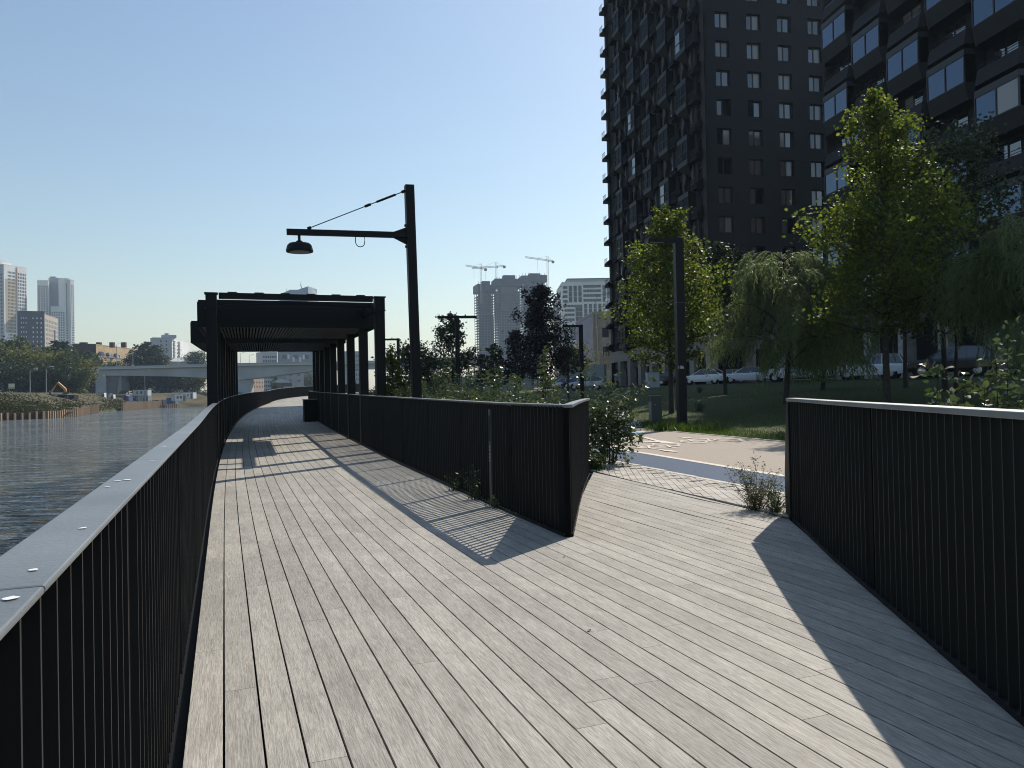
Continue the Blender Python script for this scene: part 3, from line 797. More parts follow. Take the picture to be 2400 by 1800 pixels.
# light electric cabinet on the lawn
cb = gp(1530, 913)
ce = thing('electric_cabinet', (cb.x, cb.y, cb.z), 'pale grey electric cabinet standing on the dark lawn', 'cabinet', AL*.5)
k_ = cb.y/FPX; M_cab = mat('cabinet_grey', (.42, .45, .46), .6)
part('body', MB().box((0, 0, 22*k_), (29*k_, .5, 34*k_)), M_cab, ce)
part('plinth', MB().box((0, 0, 2.5*k_), (27*k_, .46, 6*k_)), M_concd, ce)
part('lid', MB().box((0, 0, 39.6*k_), (31*k_, .56, .04)), M_cab, ce)
part('door', MB().box((4*k_, -.265, 24*k_), (13*k_, .04, 20*k_)), M_cab, ce)

# ------------------------------------------------------------------ DARK TOWER with balconies
def wall_uv(mb_quads, m, name, parent, kind=None):
    """quads given as (origin, along vector, up vector): uv in metres for the brick pattern"""
    V = []; F = []; U = []
    for o, a, b_ in mb_quads:
        n_ = len(V); o = Vector(o); V += [o, o+a, o+a+b_, o+b_]; F.append((n_, n_+1, n_+2, n_+3)); U += [(0, 0), (a.length, 0), (a.length, b_.length), (0, b_.length)]
    me = bpy.data.meshes.new(name); me.from_pydata([tuple(v) for v in V], [], F); ul = me.uv_layers.new(name='UVMap')
    ul.data.foreach_set('uv', np.array(U, np.float32).ravel()); me.materials.append(m); return obj(name, me, parent, kind=kind)
Zv = Vector((0, 0, 1))
FH = 3.15
T0 = Vector((21.2, 80.7, 0)); hd = rad(-10.7)
E1 = Vector((math.sin(hd), math.cos(hd), 0)); N1 = Vector((-E1.y, E1.x, 0))      # back along the river face, outward to the river
E2 = Vector((-N1.x, -N1.y, 0)); N2 = Vector((-E1.x, -E1.y, 0))                   # along the near face, outward to the camera
TW = thing('apartment_tower', (0, 0, 0), 'tall dark brick apartment tower with rows of basket balconies on its river side', 'tower')
TZ0, TZ1 = 7.2, 64.6; TL, TWD = 33.6, 15.0
zrow = [41.1-FH*k for k in range(-7, 11)]
zrow = [z for z in zrow if TZ0+1.2 < z < TZ1-1.2]
# near face with punched windows: wall built as strips round the openings
cols = [2.15, 5.80, 9.45, 13.1]; WW, WH = 1.62, 1.75
qs = []; prev = TZ0
xs = [0]+[x for c in cols for x in (c-WW/2, c+WW/2)]+[TWD]
for z in sorted(zrow):
    qs.append((T0+Zv*prev, E2*TWD, Zv*(z-WH/2-prev)))
    for i in range(0, len(xs), 2): qs.append((T0+E2*xs[i]+Zv*(z-WH/2), E2*(xs[i+1]-xs[i]), Zv*WH))
    prev = z+WH/2
qs.append((T0+Zv*prev, E2*TWD, Zv*(TZ1-prev)))
# reveals
for z in zrow:
    for c in cols:
        a = T0+E2*(c-WW/2)+Zv*(z-WH/2); d = -N2*.28
        qs += [(a, d, Zv*WH), (a+E2*WW+d, -d, Zv*WH), (a, E2*WW, d), (a+Zv*WH+d, E2*WW, -d)]
wall_uv(qs, M_brick, 'wall', TW)
wall_uv([(T0+E2*TWD+Zv*2, E1*TL, Zv*(TZ1-2)), (T0+E1*TL+E2*TWD+Zv*2, -E2*TWD, Zv*(TZ1-2))], M_brick, 'wall', TW)
part('roof', MB().prism([T0+Zv*(TZ1-.3), T0+E2*TWD+Zv*(TZ1-.3), T0+E2*TWD+E1*TL+Zv*(TZ1-.3), T0+E1*TL+Zv*(TZ1-.3)], Zv*.25), M_concd, TW)
wall_uv([(T0+E2*(TWD+.01)-N2*1.5+Zv*2, E2*6.6, Zv*49), (T0+E2*(TWD+6.61)-N2*1.5+Zv*2, E1*14, Zv*49), (T0+E2*(TWD+6.61)-N2*1.5+E1*14+Zv*2, -E2*6.6, Zv*49), (T0+E2*(TWD+.01)-N2*1.5+Zv*51, E2*6.6, E1*14)], M_brick, 'sun_block_wing', TW)  # unseen wing, added only to keep a strip of sun off the lawn
# windows: frame part with two panes
a2 = math.atan2(E2.y, E2.x)
fm = MB().box((0, .05, WH/2-.04), (WW, .07, .08)).box((0, .05, -WH/2+.04), (WW, .07, .08)).box((-WW/2+.04, .05, 0), (.08, .07, WH-.16)).box((WW/2-.04, .05, 0), (.08, .07, WH-.16)).box((-.06, .05, 0), (.13, .08, WH-.16)).mesh('window', M_frame)
pl1 = (-WW/2+.08, -.125); pr1 = (.005, WW/2-.08)
def panem(a, b_, m): return MB().box(((a+b_)/2, .06, 0), (b_-a, .012, WH-.16)).mesh('pane', m)
M_dpane = mat('dark_glass', (.004, .005, .006), .2, 0, .06, ior=1.2)
M_gpane = mat('grey_glass', (.05, .05, .05), .05, 0, .8, ior=1.8)
P1 = [panem(*pl1, m) for m in (M_pane, M_curt, M_dpane, M_gpane)]; P2 = [panem(*pr1, m) for m in (M_pane, M_curt, M_dpane, M_gpane)]
for z in zrow:
    for c in cols:
        o = obj('window', fm, TW, T0+E2*c+Zv*z-N2*.28, a2)
        k_ = rnd.random()
        for PP in (P1, P2):
            pn = obj('pane', PP[rnd.choice((0, 1, 1, 3, 3) if (c > 8 and z > 22) or (z > 36) else (0, 2, 2, 3, 3, 1))], o); pn.rotation_euler = (rnd.uniform(-.012, .012), 0, rnd.uniform(-.015, .015))
# river face
MODL = 5.45
nmod = 7
a1 = math.atan2(E1.y, E1.x)   # local x runs back along the face, local +y points to the river
BF, BZ = 2.75, 3.0
flo = [TZ0+.15+FH*k for k in range(18) if TZ0+.15+FH*(k+1) < TZ1+.1]
wall_uv([(T0-N1*.32+E1*TL+Zv*TZ0, -E1*TL, Zv*(TZ1-TZ0))], M_brick, 'wall', TW)
# projecting bay (two shapes share one mesh each)
bay = MB()
for x in (-BF/2+.04, 0, BF/2-.04): bay.box((x, .86, 1.4), (.08, .08, 2.3))
for z in (.28, 1.25, 2.52): bay.box((0, .86, z), (BF-.16, .07, .09))
bay.prism([(-BF/2, -.3, 2.58), (BF/2, -.3, 2.58), (BF/2, .90, 2.58), (-BF/2, .90, 2.58)], (0, 0, .42))
bay.loft([[(-BF/2, -.3, .22), (BF/2, -.3, .22), (BF/2, .9, .22), (-BF/2, .9, .22)], [(-BF/2, -.3, -.22), (BF/2, -.3, -.22), (BF/2, .9, -.22), (-BF/2, .9, -.22)], [(-.35, -.3, -1.15), (.35, -.3, -1.15), (.35, -.1, -1.15), (-.35, -.1, -1.15)]])
for sgn in (-1, 1): bay.box((sgn*(BF/2-.03), .28, 1.4), (.05, 1.1, 2.35))
bay_m = bay.mesh('bay', M_black, fix=True)
bayp = [MB().box((x, .85, 1.4), (BF/2-.1, .012, 2.2)).mesh('pane', m) for x in (-BF/4, BF/4) for m in (M_dpane, M_pane)]
# recessed window between tapered brick fins
rec = MB()
rec.prism([(-BF/2, 0, -.1), (-BF/2+.55, 0, -.1), (-BF/2+.12, 0, 1.2), (-BF/2+.7, 0, 2.2), (-BF/2+.2, 0, FH), (-BF/2, 0, FH)], (0, .22, 0))
rec.prism([(BF/2, 0, -.1), (BF/2-.55, 0, -.1), (BF/2-.12, 0, 1.2), (BF/2-.7, 0, 2.2), (BF/2-.2, 0, FH), (BF/2, 0, FH)], (0, .22, 0))
rec_m = rec.mesh('brick_fin', mat('tower_fin', (.034, .034, .038), .7), fix=True)
recw = MB().box((0, -.2, 2.35), (1.7, .08, .1)).box((0, -.2, .15), (1.7, .08, .1)).box((-.8, -.2, 1.25), (.1, .08, 2.1)).box((.8, -.2, 1.25), (.1, .08, 2.1)).box((0, -.2, 1.25), (.08, .08, 2.1)).mesh('window', M_frame)
recp = [MB().box((x, -.19, 1.25), (.72, .012, 2.1)).mesh('pane', m) for x in (-.4, .4) for m in (M_dpane, M_pane)]
# basket balcony
bk = MB()
bk.box((0, .42, .06), (1.5, .84, .06))
for x in (-.74, .74):
    bk.prism([(x, 0, .09), (x, .84, .09), (x, .84, .45), (x, .05, 1.15), (x, 0, 1.15)], (.02, 0, 0))
bk.bar((-.74, .84, 1.1), (.76, .84, 1.1), .04, .04)
bk_m = bk.mesh('balcony', M_black, fix=True)
ra = MB()
for i in range(9): ra.box((-.66+i*.165, .84, .59), (.018, .018, 1.0))
ra_m = ra.mesh('railing', M_blade)
door = MB().box((-.52, -.18, 1.2), (.08, .1, 2.4)).box((.52, -.18, 1.2), (.08, .1, 2.4)).box((0, -.18, 2.44), (1.12, .1, .08)).mesh('door_frame', M_frame)
doorp = [MB().box((0, -.19, 1.2), (.96, .012, 2.36)).mesh('pane', m) for m in (M_dpane, M_pane)]
fin1 = wall = None
pil = []
for j in range(nmod):
    db, dsm = 4.2+MODL*j, 1.55+MODL*j
    for kf, z in enumerate(flo):
        if dsm < TL-.8:
            o = obj('balcony', bk_m, TW, T0+E1*dsm+Zv*z, a1); obj('railing', ra_m, o)
            d_ = obj('door_frame', door, TW, T0+E1*dsm+Zv*z, a1); obj('pane', doorp[rnd.random() < .3], d_)
        if j == 6:
            o = obj('balcony', bk_m, TW, T0+E1*(TL-.95)+Zv*z, a1); obj('railing', ra_m, o)
        if db < TL-2.6:
            if (j+kf) % 2 == 0:
                o = obj('bay', bay_m, TW, T0+E1*db+Zv*(z+.3), a1)
                for x in (0, 2):
                    pn = obj('pane', bayp[x+(rnd.random() < .05)], o); pn.rotation_euler = (0, 0, rnd.uniform(-.01, .01))
            else:
                obj('brick_fin', rec_m, TW, T0+E1*db+Zv*z, a1)
                o = obj('window', recw, TW, T0+E1*db+Zv*z, a1)
                for x in (0, 2): obj('pane', recp[x+(rnd.random() < .35)], o)
    # brick piers between the openings
    for d_ in (.0, .62+.35, 2.2, 5.5):
        pass
qs = []
edges = [(0, .95), (2.15, 2.85)]+[(v_+MODL*j, w_+MODL*j) for j in range(nmod) for v_, w_ in ((5.55, 6.4), (7.6, 8.3))]
for a_, b_ in edges:
    if b_ > TL: b_ = TL
    if a_ >= TL-.1: continue
    o = T0+E1*b_+Zv*TZ0; qs.append((o, -E1*(b_-a_), Zv*(TZ1-TZ0)))
    qs.append((T0+E1*a_+Zv*TZ0, -N1*.32, Zv*(TZ1-TZ0))); qs.append((T0+E1*b_+Zv*TZ0-N1*.32, N1*.32, Zv*(TZ1-TZ0)))
wall_uv(qs, brickmat('pier_brick', (.020, .020, .023), (.028, .027, .031), (.013, .013, .015)), 'pier', TW)
# ground floor: pale pillars with dark openings and a frieze
M_fr = mat('pale_cladding', (.22, .20, .18), .7, 0, .3, 2, .15)
part('frieze', MB().pbox(T0+E1*TL+Zv*5.6+N1*.1, -E1*TL, -N1*.4, Zv*1.58), M_fr, TW)
part('frieze', MB().pbox(T0+Zv*5.6-E2*.1+N2*.1, E2*(TWD+.1), -N2*.4, Zv*1.58), M_fr, TW)
part('back_wall', MB().pbox(T0+E1*TL-N1*3+Zv*2, -E1*TL, -N1*.2, Zv*3.6).pbox(T0-N2*3+Zv*2, E2*TWD, -N2*.2, Zv*3.6), M_shade, TW)
pim = MB().box((0, 0, 1.8), (1.15, .9, 3.6)).mesh('pillar', M_fr)
d_ = .6
while d_ < TL: obj('pillar', pim, TW, T0+E1*d_+Zv*2-N1*.4, a1); d_ += 4.2
d_ = 4.6
while d_ < TWD: obj('pillar', pim, TW, T0+E2*d_+Zv*2-N2*.4, a2); d_ += 4.2
part('panel', MB().pbox(T0+E1*TL-N1*.6+Zv*4.6, -E1*TL, -N1*.06, Zv*1.0), MATS['grey_plate'], TW)

# ------------------------------------------------------------------ SECOND DARK BLOCK with faceted bays
B0 = Vector((28.0, 66.0, 0)); D1 = Vector((3, -20, 0)).normalized(); ND = Vector((D1.y, -D1.x, 0))   # along the face towards the camera, outward to the river
B2 = thing('apartment_block', (0, 0, 0), 'dark brick apartment block with faceted bays and big blue reflecting windows', 'apartment block')
CW = 4.3; NC = 5; BH = 34.3; zb0 = 1.45
if ND.x > 0: ND = -ND
ab = math.atan2(D1.y, D1.x)
BL = CW*NC
# local frame: x along the face to the camera, y = outward (river)
def lb(x, y, z): return B0+D1*x+ND*y+Zv*z
NV = 5
wall_uv([(lb(BL, 0, 2), -ND*16, Zv*(BH-2)), (lb(BL, -16, 2), -D1*BL, Zv*(BH-2)), (lb(0, -16, 2), ND*16, Zv*(BH-2)), (lb(0, -1.6, 2), D1*CW*NV, Zv*(BH-2))], M_brickb, 'wall', B2)
part('roof', MB().prism([lb(0, .0, BH), lb(BL, .0, BH), lb(BL, -16, BH), lb(0, -16, BH)], Zv*.3), M_concd, B2)
flip = (Vector((D1.x, D1.y, 0)).cross(ND)).z < 0
mirr = Matrix(((D1.x, ND.x, 0, 0), (D1.y, ND.y, 0, 0), (0, 0, 1, 0), (0, 0, 0, 1)))
def spandrel(h, z, dtop, dbot, name='spandrel'):
    """brick band of trapezoid plan, proud dtop at its top and dbot at its bottom"""
    x0 = CW/2-.0; bv = .62
    A = [(-x0, -.25), (-x0+bv*.2, .0), (-x0+bv, None), (x0-bv*.35, None), (x0, .0), (x0, -.25)]
    V = []; F = []; U = []
    for zz_, dd in ((z, dbot), (z+h, dtop)):
        for (x, y) in A: V.append((x, dd if y is None else (y+ (dd*.28 if y == 0 else 0)), zz_))
    k = len(A)
    for i in range(k-1):
        F.append((i, i+1, k+i+1, k+i)); l0 = i*1.0
        U += [(A[i][0], z), (A[i+1][0]+.01, z), (A[i+1][0]+.01, z+h), (A[i][0], z+h)]
    F.append(tuple(range(k))); U += [(v[0], v[1]) for v in V[:k]]
    F.append(tuple(range(2*k-1, k-1, -1))); U += [(v[0], v[1]) for v in reversed(V[k:])]
    return V, F, U
def sp_mesh(*a):
    V, F, U = spandrel(*a); me = bpy.data.meshes.new('spandrel'); me.from_pydata(V, [], F); ul = me.uv_layers.new(name='UVMap')
    ul.data.foreach_set('uv', np.array(U, np.float32).ravel()); me.materials.append(M_brickb)
    import bmesh
    bm = bmesh.new(); bm.from_mesh(me); bmesh.ops.recalc_face_normals(bm, faces=bm.faces); bm.to_mesh(me); bm.free(); return me
PB = .78
SPW = sp_mesh(1.12, -1.05, PB, .50)      # below a window
SPL = sp_mesh(1.05, -.55, .50, PB-.06)   # parapet of a loggia
x0 = CW/2
winf = MB()
X0, X1 = -x0+.62, x0-.22
for x in (X0, (X0+X1)/2, X1): winf.box((x, PB-.05, .95), (.09, .09, 1.77))
for z in (.10, 1.84): winf.box(((X0+X1)/2, PB-.05, z), (X1-X0-.09, .085, .07))
winf.bar((-x0+.1, .2, .10), (X0, PB-.05, .10), .07, .07); winf.bar((-x0+.1, .2, 1.84), (X0, PB-.05, 1.84), .07, .07)
winf.box((-x0+.1, .16, .95), (.09, .09, 1.77)); winf.bar((-x0+.35, .47, .1), (-x0+.35, .47, 1.84), .05, .05)
winf.prism([(-x0, -.3, 1.88), (-x0+.1, .2, 1.88), (X0, PB, 1.88), (X1+.05, PB, 1.88), (x0, 0, 1.88), (x0, -.3, 1.88)], (0, 0, .38))
winf_m = winf.mesh('bay_window', M_frame, fix=True)
wp = []
M_bpane = mat('blue_coated_glass', (.008, .014, .028), .04, 0, .8, ior=1.9)
M_bpane.node_tree.nodes['Principled BSDF'].inputs['Specular Tint'].default_value = (.50, .70, 1, 1)
for m in (M_bpane, M_curt):
    wp.append([MB().box(((X0+(X0+X1)/2)/2, PB-.06, .97), ((X1-X0)/2-.1, .012, 1.67)).mesh('pane', m), MB().box(((X1+(X0+X1)/2)/2, PB-.06, .97), ((X1-X0)/2-.1, .012, 1.67)).mesh('pane', m),
               MB().pbox((-x0+.14, .2, .13), (X0-.05+x0-.14, PB-.27, 0), (.008, -.008, 0), (0, 0, 1.67)).mesh('pane', m)])
lg = MB()          # loggia lining: ceiling, side walls, back wall round a window
lg.quad((-x0, .3, 2.1), (x0, .3, 2.1), (x0, -.66, 2.1), (-x0, -.66, 2.1)).quad((-x0+.02, .1, -.55), (-x0+.02, .1, 2.1), (-x0+.02, -.66, 2.1), (-x0+.02, -.66, -.55))
lg.quad((x0-.02, .1, -.55), (x0-.02, -.66, -.55), (x0-.02, -.66, 2.1), (x0-.02, .1, 2.1)).quad((-x0, -.66, -.55), (x0, -.66, -.55), (x0, -.66, 2.1), (-x0, -.66, 2.1)).quad((-x0, .3, -.5), (-x0, -.66, -.5), (x0, -.66, -.5), (x0, .3, -.5))
lg_m = lg.mesh('loggia', mat('loggia_wall', (.010, .010, .012), .8))
lgp = [MB().box((x, -.62, .95), (.85, .03, 1.9)).mesh('pane', m) for x in (-.95, .1) for m in (M_pane, M_curt)]
lrm = MB().bar((-x0+.5, .45, .62), (x0-.2, .5, .62), .03, .03).bar((-x0+.5, .45, .80), (x0-.2, .5, .80), .035, .035).bar((-x0+.1, .1, .62), (-x0+.5, .45, .62), .03, .03).bar((-x0+.1, .1, .80), (-x0+.5, .45, .80), .035, .035)
for x in (-x0+.5, .1, x0-.3): lrm.box((x, .46, .64), (.025, .025, .3))
lrm_m = lrm.mesh('railing', M_black)
def put(name, me, parent, j, z): return obj(name, me, parent, mw=Matrix.Translation(lb(CW*(j+.5), 0, z)) @ mirr)
poles_at = (1, 8)
for j in range(NV):
    for k in range(2, 11):
        zw = zb0+FH*k+.62
        if (k+j) % 2 == 1:
            put('spandrel', SPW, B2, j, zw); o = put('bay_window', winf_m, B2, j, zw)
            for i in range(3): obj('pane', wp[1 if rnd.random() < .02 else 0][i], o)
        else:
            put('spandrel', SPL, B2, j, zw); o = put('loggia', lg_m, B2, j, zw); obj('railing', lrm_m, o)
            for i in (0, 2):
                if rnd.random() < .85: obj('pane', lgp[i+(rnd.random() < .15)], o)
# printed number on one window
o = obj('lettering', text_mesh('lettering', '010 8888', .55, mat('window_print', (.35, .37, .40), .6)), B2)
TXT = o
# columns on the ground floor
q = MB().pbox(lb(0, -3, 2), D1*CW*NV, -ND*.2, Zv*5.6); part('back_wall', q, M_shade, B2)
stn = mat('stone_column', (.30, .29, .27), .8, 0, .3, 3, .25)
pim = MB().box((0, -.5, 1.9), (1.0, .8, 4.1)).mesh('pillar', stn)
for j in range(0, NV+1, 1): obj('pillar', pim, B2, mw=Matrix.Translation(lb(CW*j+.4, 0, 2.0)) @ mirr)
part('frieze', MB().pbox(lb(0, .3, 6.1), D1*BL, -ND*1.9, Zv*1.15), MATS['dark_frame'], B2)

# ------------------------------------------------------------------ CARS
M_carw = mat('white_car_paint', (.68, .70, .72), .25, 0, .5, coat=.6)
M_cark = mat('black_car_paint', (.012, .013, .016), .22, 0, .5, coat=.7)
M_cars = mat('silver_car_paint', (.42, .45, .48), .3, .5, .5, coat=.6)
M_carb = mat('dark_blue_car_paint', (.03, .04, .06), .25, .2, .5, coat=.6)
M_cgl = mat('car_glass', (.012, .015, .018), .05, 0, .8, ior=1.7)
def ring8(x, zb, zt, hw, tuck=.06): return [(x, -hw+tuck, zb), (x, -hw, zb+.22), (x, -hw, zt-.16), (x, -hw+.07, zt), (x, hw-.07, zt), (x, hw, zt-.16), (x, hw, zb+.22), (x, hw-tuck, zb)]
def car(kind, paint, loc, rz, label, group='parked cars in front of the dark buildings'):
    o = thing('parked_car', loc, label, 'car', rz, group)
    if kind == 'suv':
        L, W, H = 4.8, 1.9, 1.78; wr = .38; belt = 1.08
        B = [(-2.38, .45, .95, .80), (-2.30, .36, 1.06, .90), (-1.4, .30, belt, .95), (0, .28, belt, .95), (1.0, .28, belt-.02, .95), (1.2, .30, 1.06, .94), (2.1, .34, .98, .90), (2.36, .45, .80, .80)]
        G = [(-2.28, belt-.02, belt+.05, .86, .84), (-1.95, belt-.02, H-.06, .87, .70), (-.9, belt-.02, H, .89, .72), (.15, belt-.02, H-.04, .89, .72), (1.12, belt-.04, belt+.02, .88, .80)]
        wx = (-1.42, 1.42)
    elif kind == 'sedan':
        L, W, H = 4.6, 1.76, 1.46; wr = .32; belt = .92
        B = [(-2.30, .42, .88, .76), (-2.2, .32, .96, .84), (-1.4, .26, .95, .88), (0, .24, belt, .88), (.9, .24, belt, .88), (1.15, .26, .90, .87), (2.0, .30, .76, .82), (2.28, .42, .62, .70)]
        G = [(-1.75, .90, .97, .76, .72), (-1.05, .90, H-.05, .80, .60), (-.4, .90, H, .82, .62), (.2, .90, H-.03, .82, .62), (1.1, .88, .92, .80, .74)]
        wx = (-1.32, 1.36)
    elif kind == 'hatch':
        L, W, H = 4.1, 1.74, 1.50; wr = .31; belt = .95
        B = [(-2.05, .42, .90, .76), (-1.95, .30, .98, .84), (-1.2, .26, belt, .87), (0, .24, belt, .87), (.8, .24, belt, .87), (1.0, .26, .94, .86), (1.8, .30, .80, .80), (2.03, .42, .64, .70)]
        G = [(-1.92, .93, .99, .78, .74), (-1.5, .93, H-.08, .80, .62), (-.6, .93, H, .82, .64), (.15, .93, H-.04, .82, .64), (1.05, .91, .95, .80, .74)]
        wx = (-1.22, 1.25)
    else:
        L, W, H = 5.2, 1.95, 2.05; wr = .34; belt = 1.15
        B = [(-2.55, .45, 1.1, .85), (-2.5, .36, belt, .95), (0, .30, belt, .97), (1.4, .30, belt, .97), (1.6, .32, 1.12, .95), (2.4, .36, .95, .88), (2.58, .48, .8, .78)]
        G = [(-2.5, belt-.02, H-.1, .93, .86), (-2.3, belt-.02, H, .93, .86), (.6, belt-.02, H, .93, .86), (.95, belt-.02, H-.15, .93, .84), (1.55, belt-.04, belt+.02, .9, .84)]
        wx = (-1.5, 1.62)
    part('body', MB().loft([ring8(*b_) for b_ in B]), paint, o, smooth=False, fix=True)
    gl = MB().loft([[(x, -h0, z0), (x, -h1, z1), (x, h1, z1), (x, h0, z0)] for x, z0, z1, h0, h1 in G])
    part('windscreen_glass', gl, M_cgl, o, fix=True)
    rf = MB(); g_ = [g for g in G if g[2] > belt+.3]
    for a_, b_ in zip(g_, g_[1:]):
        rf.loft([[(x, -h1-.012, z1-.05), (x, -h1+.03, z1+.015), (x, h1-.03, z1+.015), (x, h1+.012, z1-.05)] for x, z0, z1, h0, h1 in (a_, b_)])
    part('roof', rf, paint, o, fix=True)
    pl_ = MB()
    idx = [G[0], g_[0]], [g_[-1], G[-1]]
    for a_, b_ in idx:
        for sg_ in (-1, 1): pl_.bar((a_[0], sg_*(a_[4]+.01), a_[2]), (b_[0], sg_*(b_[4]+.01), b_[2]), .07, .05)
    mid_ = g_[1] if kind != 'van' else g_[2]
    for sg_ in (-1, 1): pl_.bar((mid_[0], sg_*(mid_[3]+.006), mid_[1]), (mid_[0], sg_*(mid_[4]+.008), mid_[2]), .03, .09)
    part('pillar', pl_, paint, o)
    for x in wx:
        for sg_ in (-1, 1):
            hw = W/2
            wl = part('wheel', MB().lathe([(.0, -.10), (wr*.7, -.11), (wr, -.07), (wr, .07), (wr*.7, .11), (.0, .10)], (x, sg_*(hw-.13), wr), 18, 'y'), M_rubber, o)
            part('rim', MB().lathe([(.0, .112), (wr*.25, .118), (wr*.62, .108), (wr*.62, .10)] if sg_ > 0 else [(.0, -.112), (wr*.25, -.118), (wr*.62, -.108), (wr*.62, -.10)], (x, sg_*(hw-.13), wr), 10, 'y'), M_alu, wl)
            part('wheel_arch', MB().lathe([(wr+.09, -.02), (wr+.09, .02), (.0, .021)] if sg_ > 0 else [(wr+.09, .02), (wr+.09, -.02), (.0, -.021)], (x, sg_*(hw-.055), wr+.02), 18, 'y'), M_shade, o)
    bx_, fx = B[0], B[-1]
    for sg_ in (-1, 1):
        part('taillight', MB().box((bx_[0]+.09, sg_*(bx_[3]-.06), bx_[2]-.05), (.16, .30, .16)), M_red, o)
        part('headlight', MB().box((fx[0]-.14, sg_*(fx[3]-.06), fx[2]-.0), (.22, .30, .12)), M_lens, o)
        part('mirror', MB().box((G[-1][0]-.2, sg_*(W/2+.06), belt+.03), (.10, .18, .12)), paint, o)
    part('bumper', MB().box((bx_[0]-.01, 0, .45), (.08, bx_[3]*2-.1, .16)), M_rubber if kind == 'suv' else paint, o)
    part('number_plate', MB().box((bx_[0]-.005, 0, .72), (.03, .5, .11)), M_white, o)
    return o
def car_at(kind, paint, u, v, Y, head, label):
    p = at(u, v, Y); z = ter(p.x, p.y)+.03
    return car(kind, paint, (p.x, p.y, z), math.pi/2-rad(head), label)
# head: compass heading of the nose, 0 = straight away from the camera
car_at('suv', M_cark, 2222, 860, 45, -63, 'black off roader parked furthest right with red tail lamp behind the tree trunk')
car_at('suv', M_carw, 2040, 865, 55, -55, 'white sport utility car parked behind the linden trunk')
car_at('van', M_carw, 1868, 862, 62, -62, 'white van parked behind the hanging willow branches')
car_at('sedan', M_carw, 1655, 882, 74, -48, 'white saloon seen from its rear corner between the lamp post and a thin trunk')
car_at('sedan', M_carw, 1748, 884, 70, -75, 'white saloon nose on beside the willow edge')
car_at('sedan', M_carw, 1712, 884, 82, -60, 'white roof of a saloon half hidden between two white saloons')
car_at('sedan', M_cark, 1583, 885, 80, 115, 'dark saloon with pale bonnet behind the numbered lamp post')
car_at('hatch', M_cars, 1373, 888, 84, -80, 'pale silver hatchback parked behind the flat arm lamp post')
car_at('hatch', M_carb, 1352, 880, 98, -80, 'dark blue hatchback parked beyond the pale silver hatchback')
car_at('sedan', M_cars, 1322, 880, 108, -70, 'grey saloon parked among the cars left of the pale hatchback')
car_at('hatch', M_cark, 1300, 880, 118, -70, 'small dark car parked furthest left beyond the purple trees')
# box truck behind the cars
p = at(1365, 868, 112); z = ter(p.x, p.y)
tk = thing('box_truck', (p.x, p.y, z), 'grey box truck standing behind the parked cars by the pink building', 'truck', math.pi/2-rad(-75))
part('cargo_box', MB().box((-.8, 0, 2.1), (5.2, 2.3, 2.5)), mat('truck_box_grey', (.22, .25, .27), .6), tk)
part('cab', MB().prism([(1.9, -1.05, .6), (3.6, -1.05, .6), (3.6, -1.05, 1.6), (3.2, -1.05, 2.6), (1.9, -1.05, 2.6)], (0, 2.1, 0)), M_carb, tk)
part('windscreen', MB().quad((3.62, -.9, 1.6), (3.62, .9, 1.6), (3.24, .9, 2.5), (3.24, -.9, 2.5)), M_cgl, tk)
for x in (-2.2, 2.6):
    for y in (-1, 1): part('wheel', MB().lathe([(0, -.13), (.45, -.13), (.45, .13), (0, .13)], (x, y*.95, .45), 16, 'y'), M_rubber, tk)

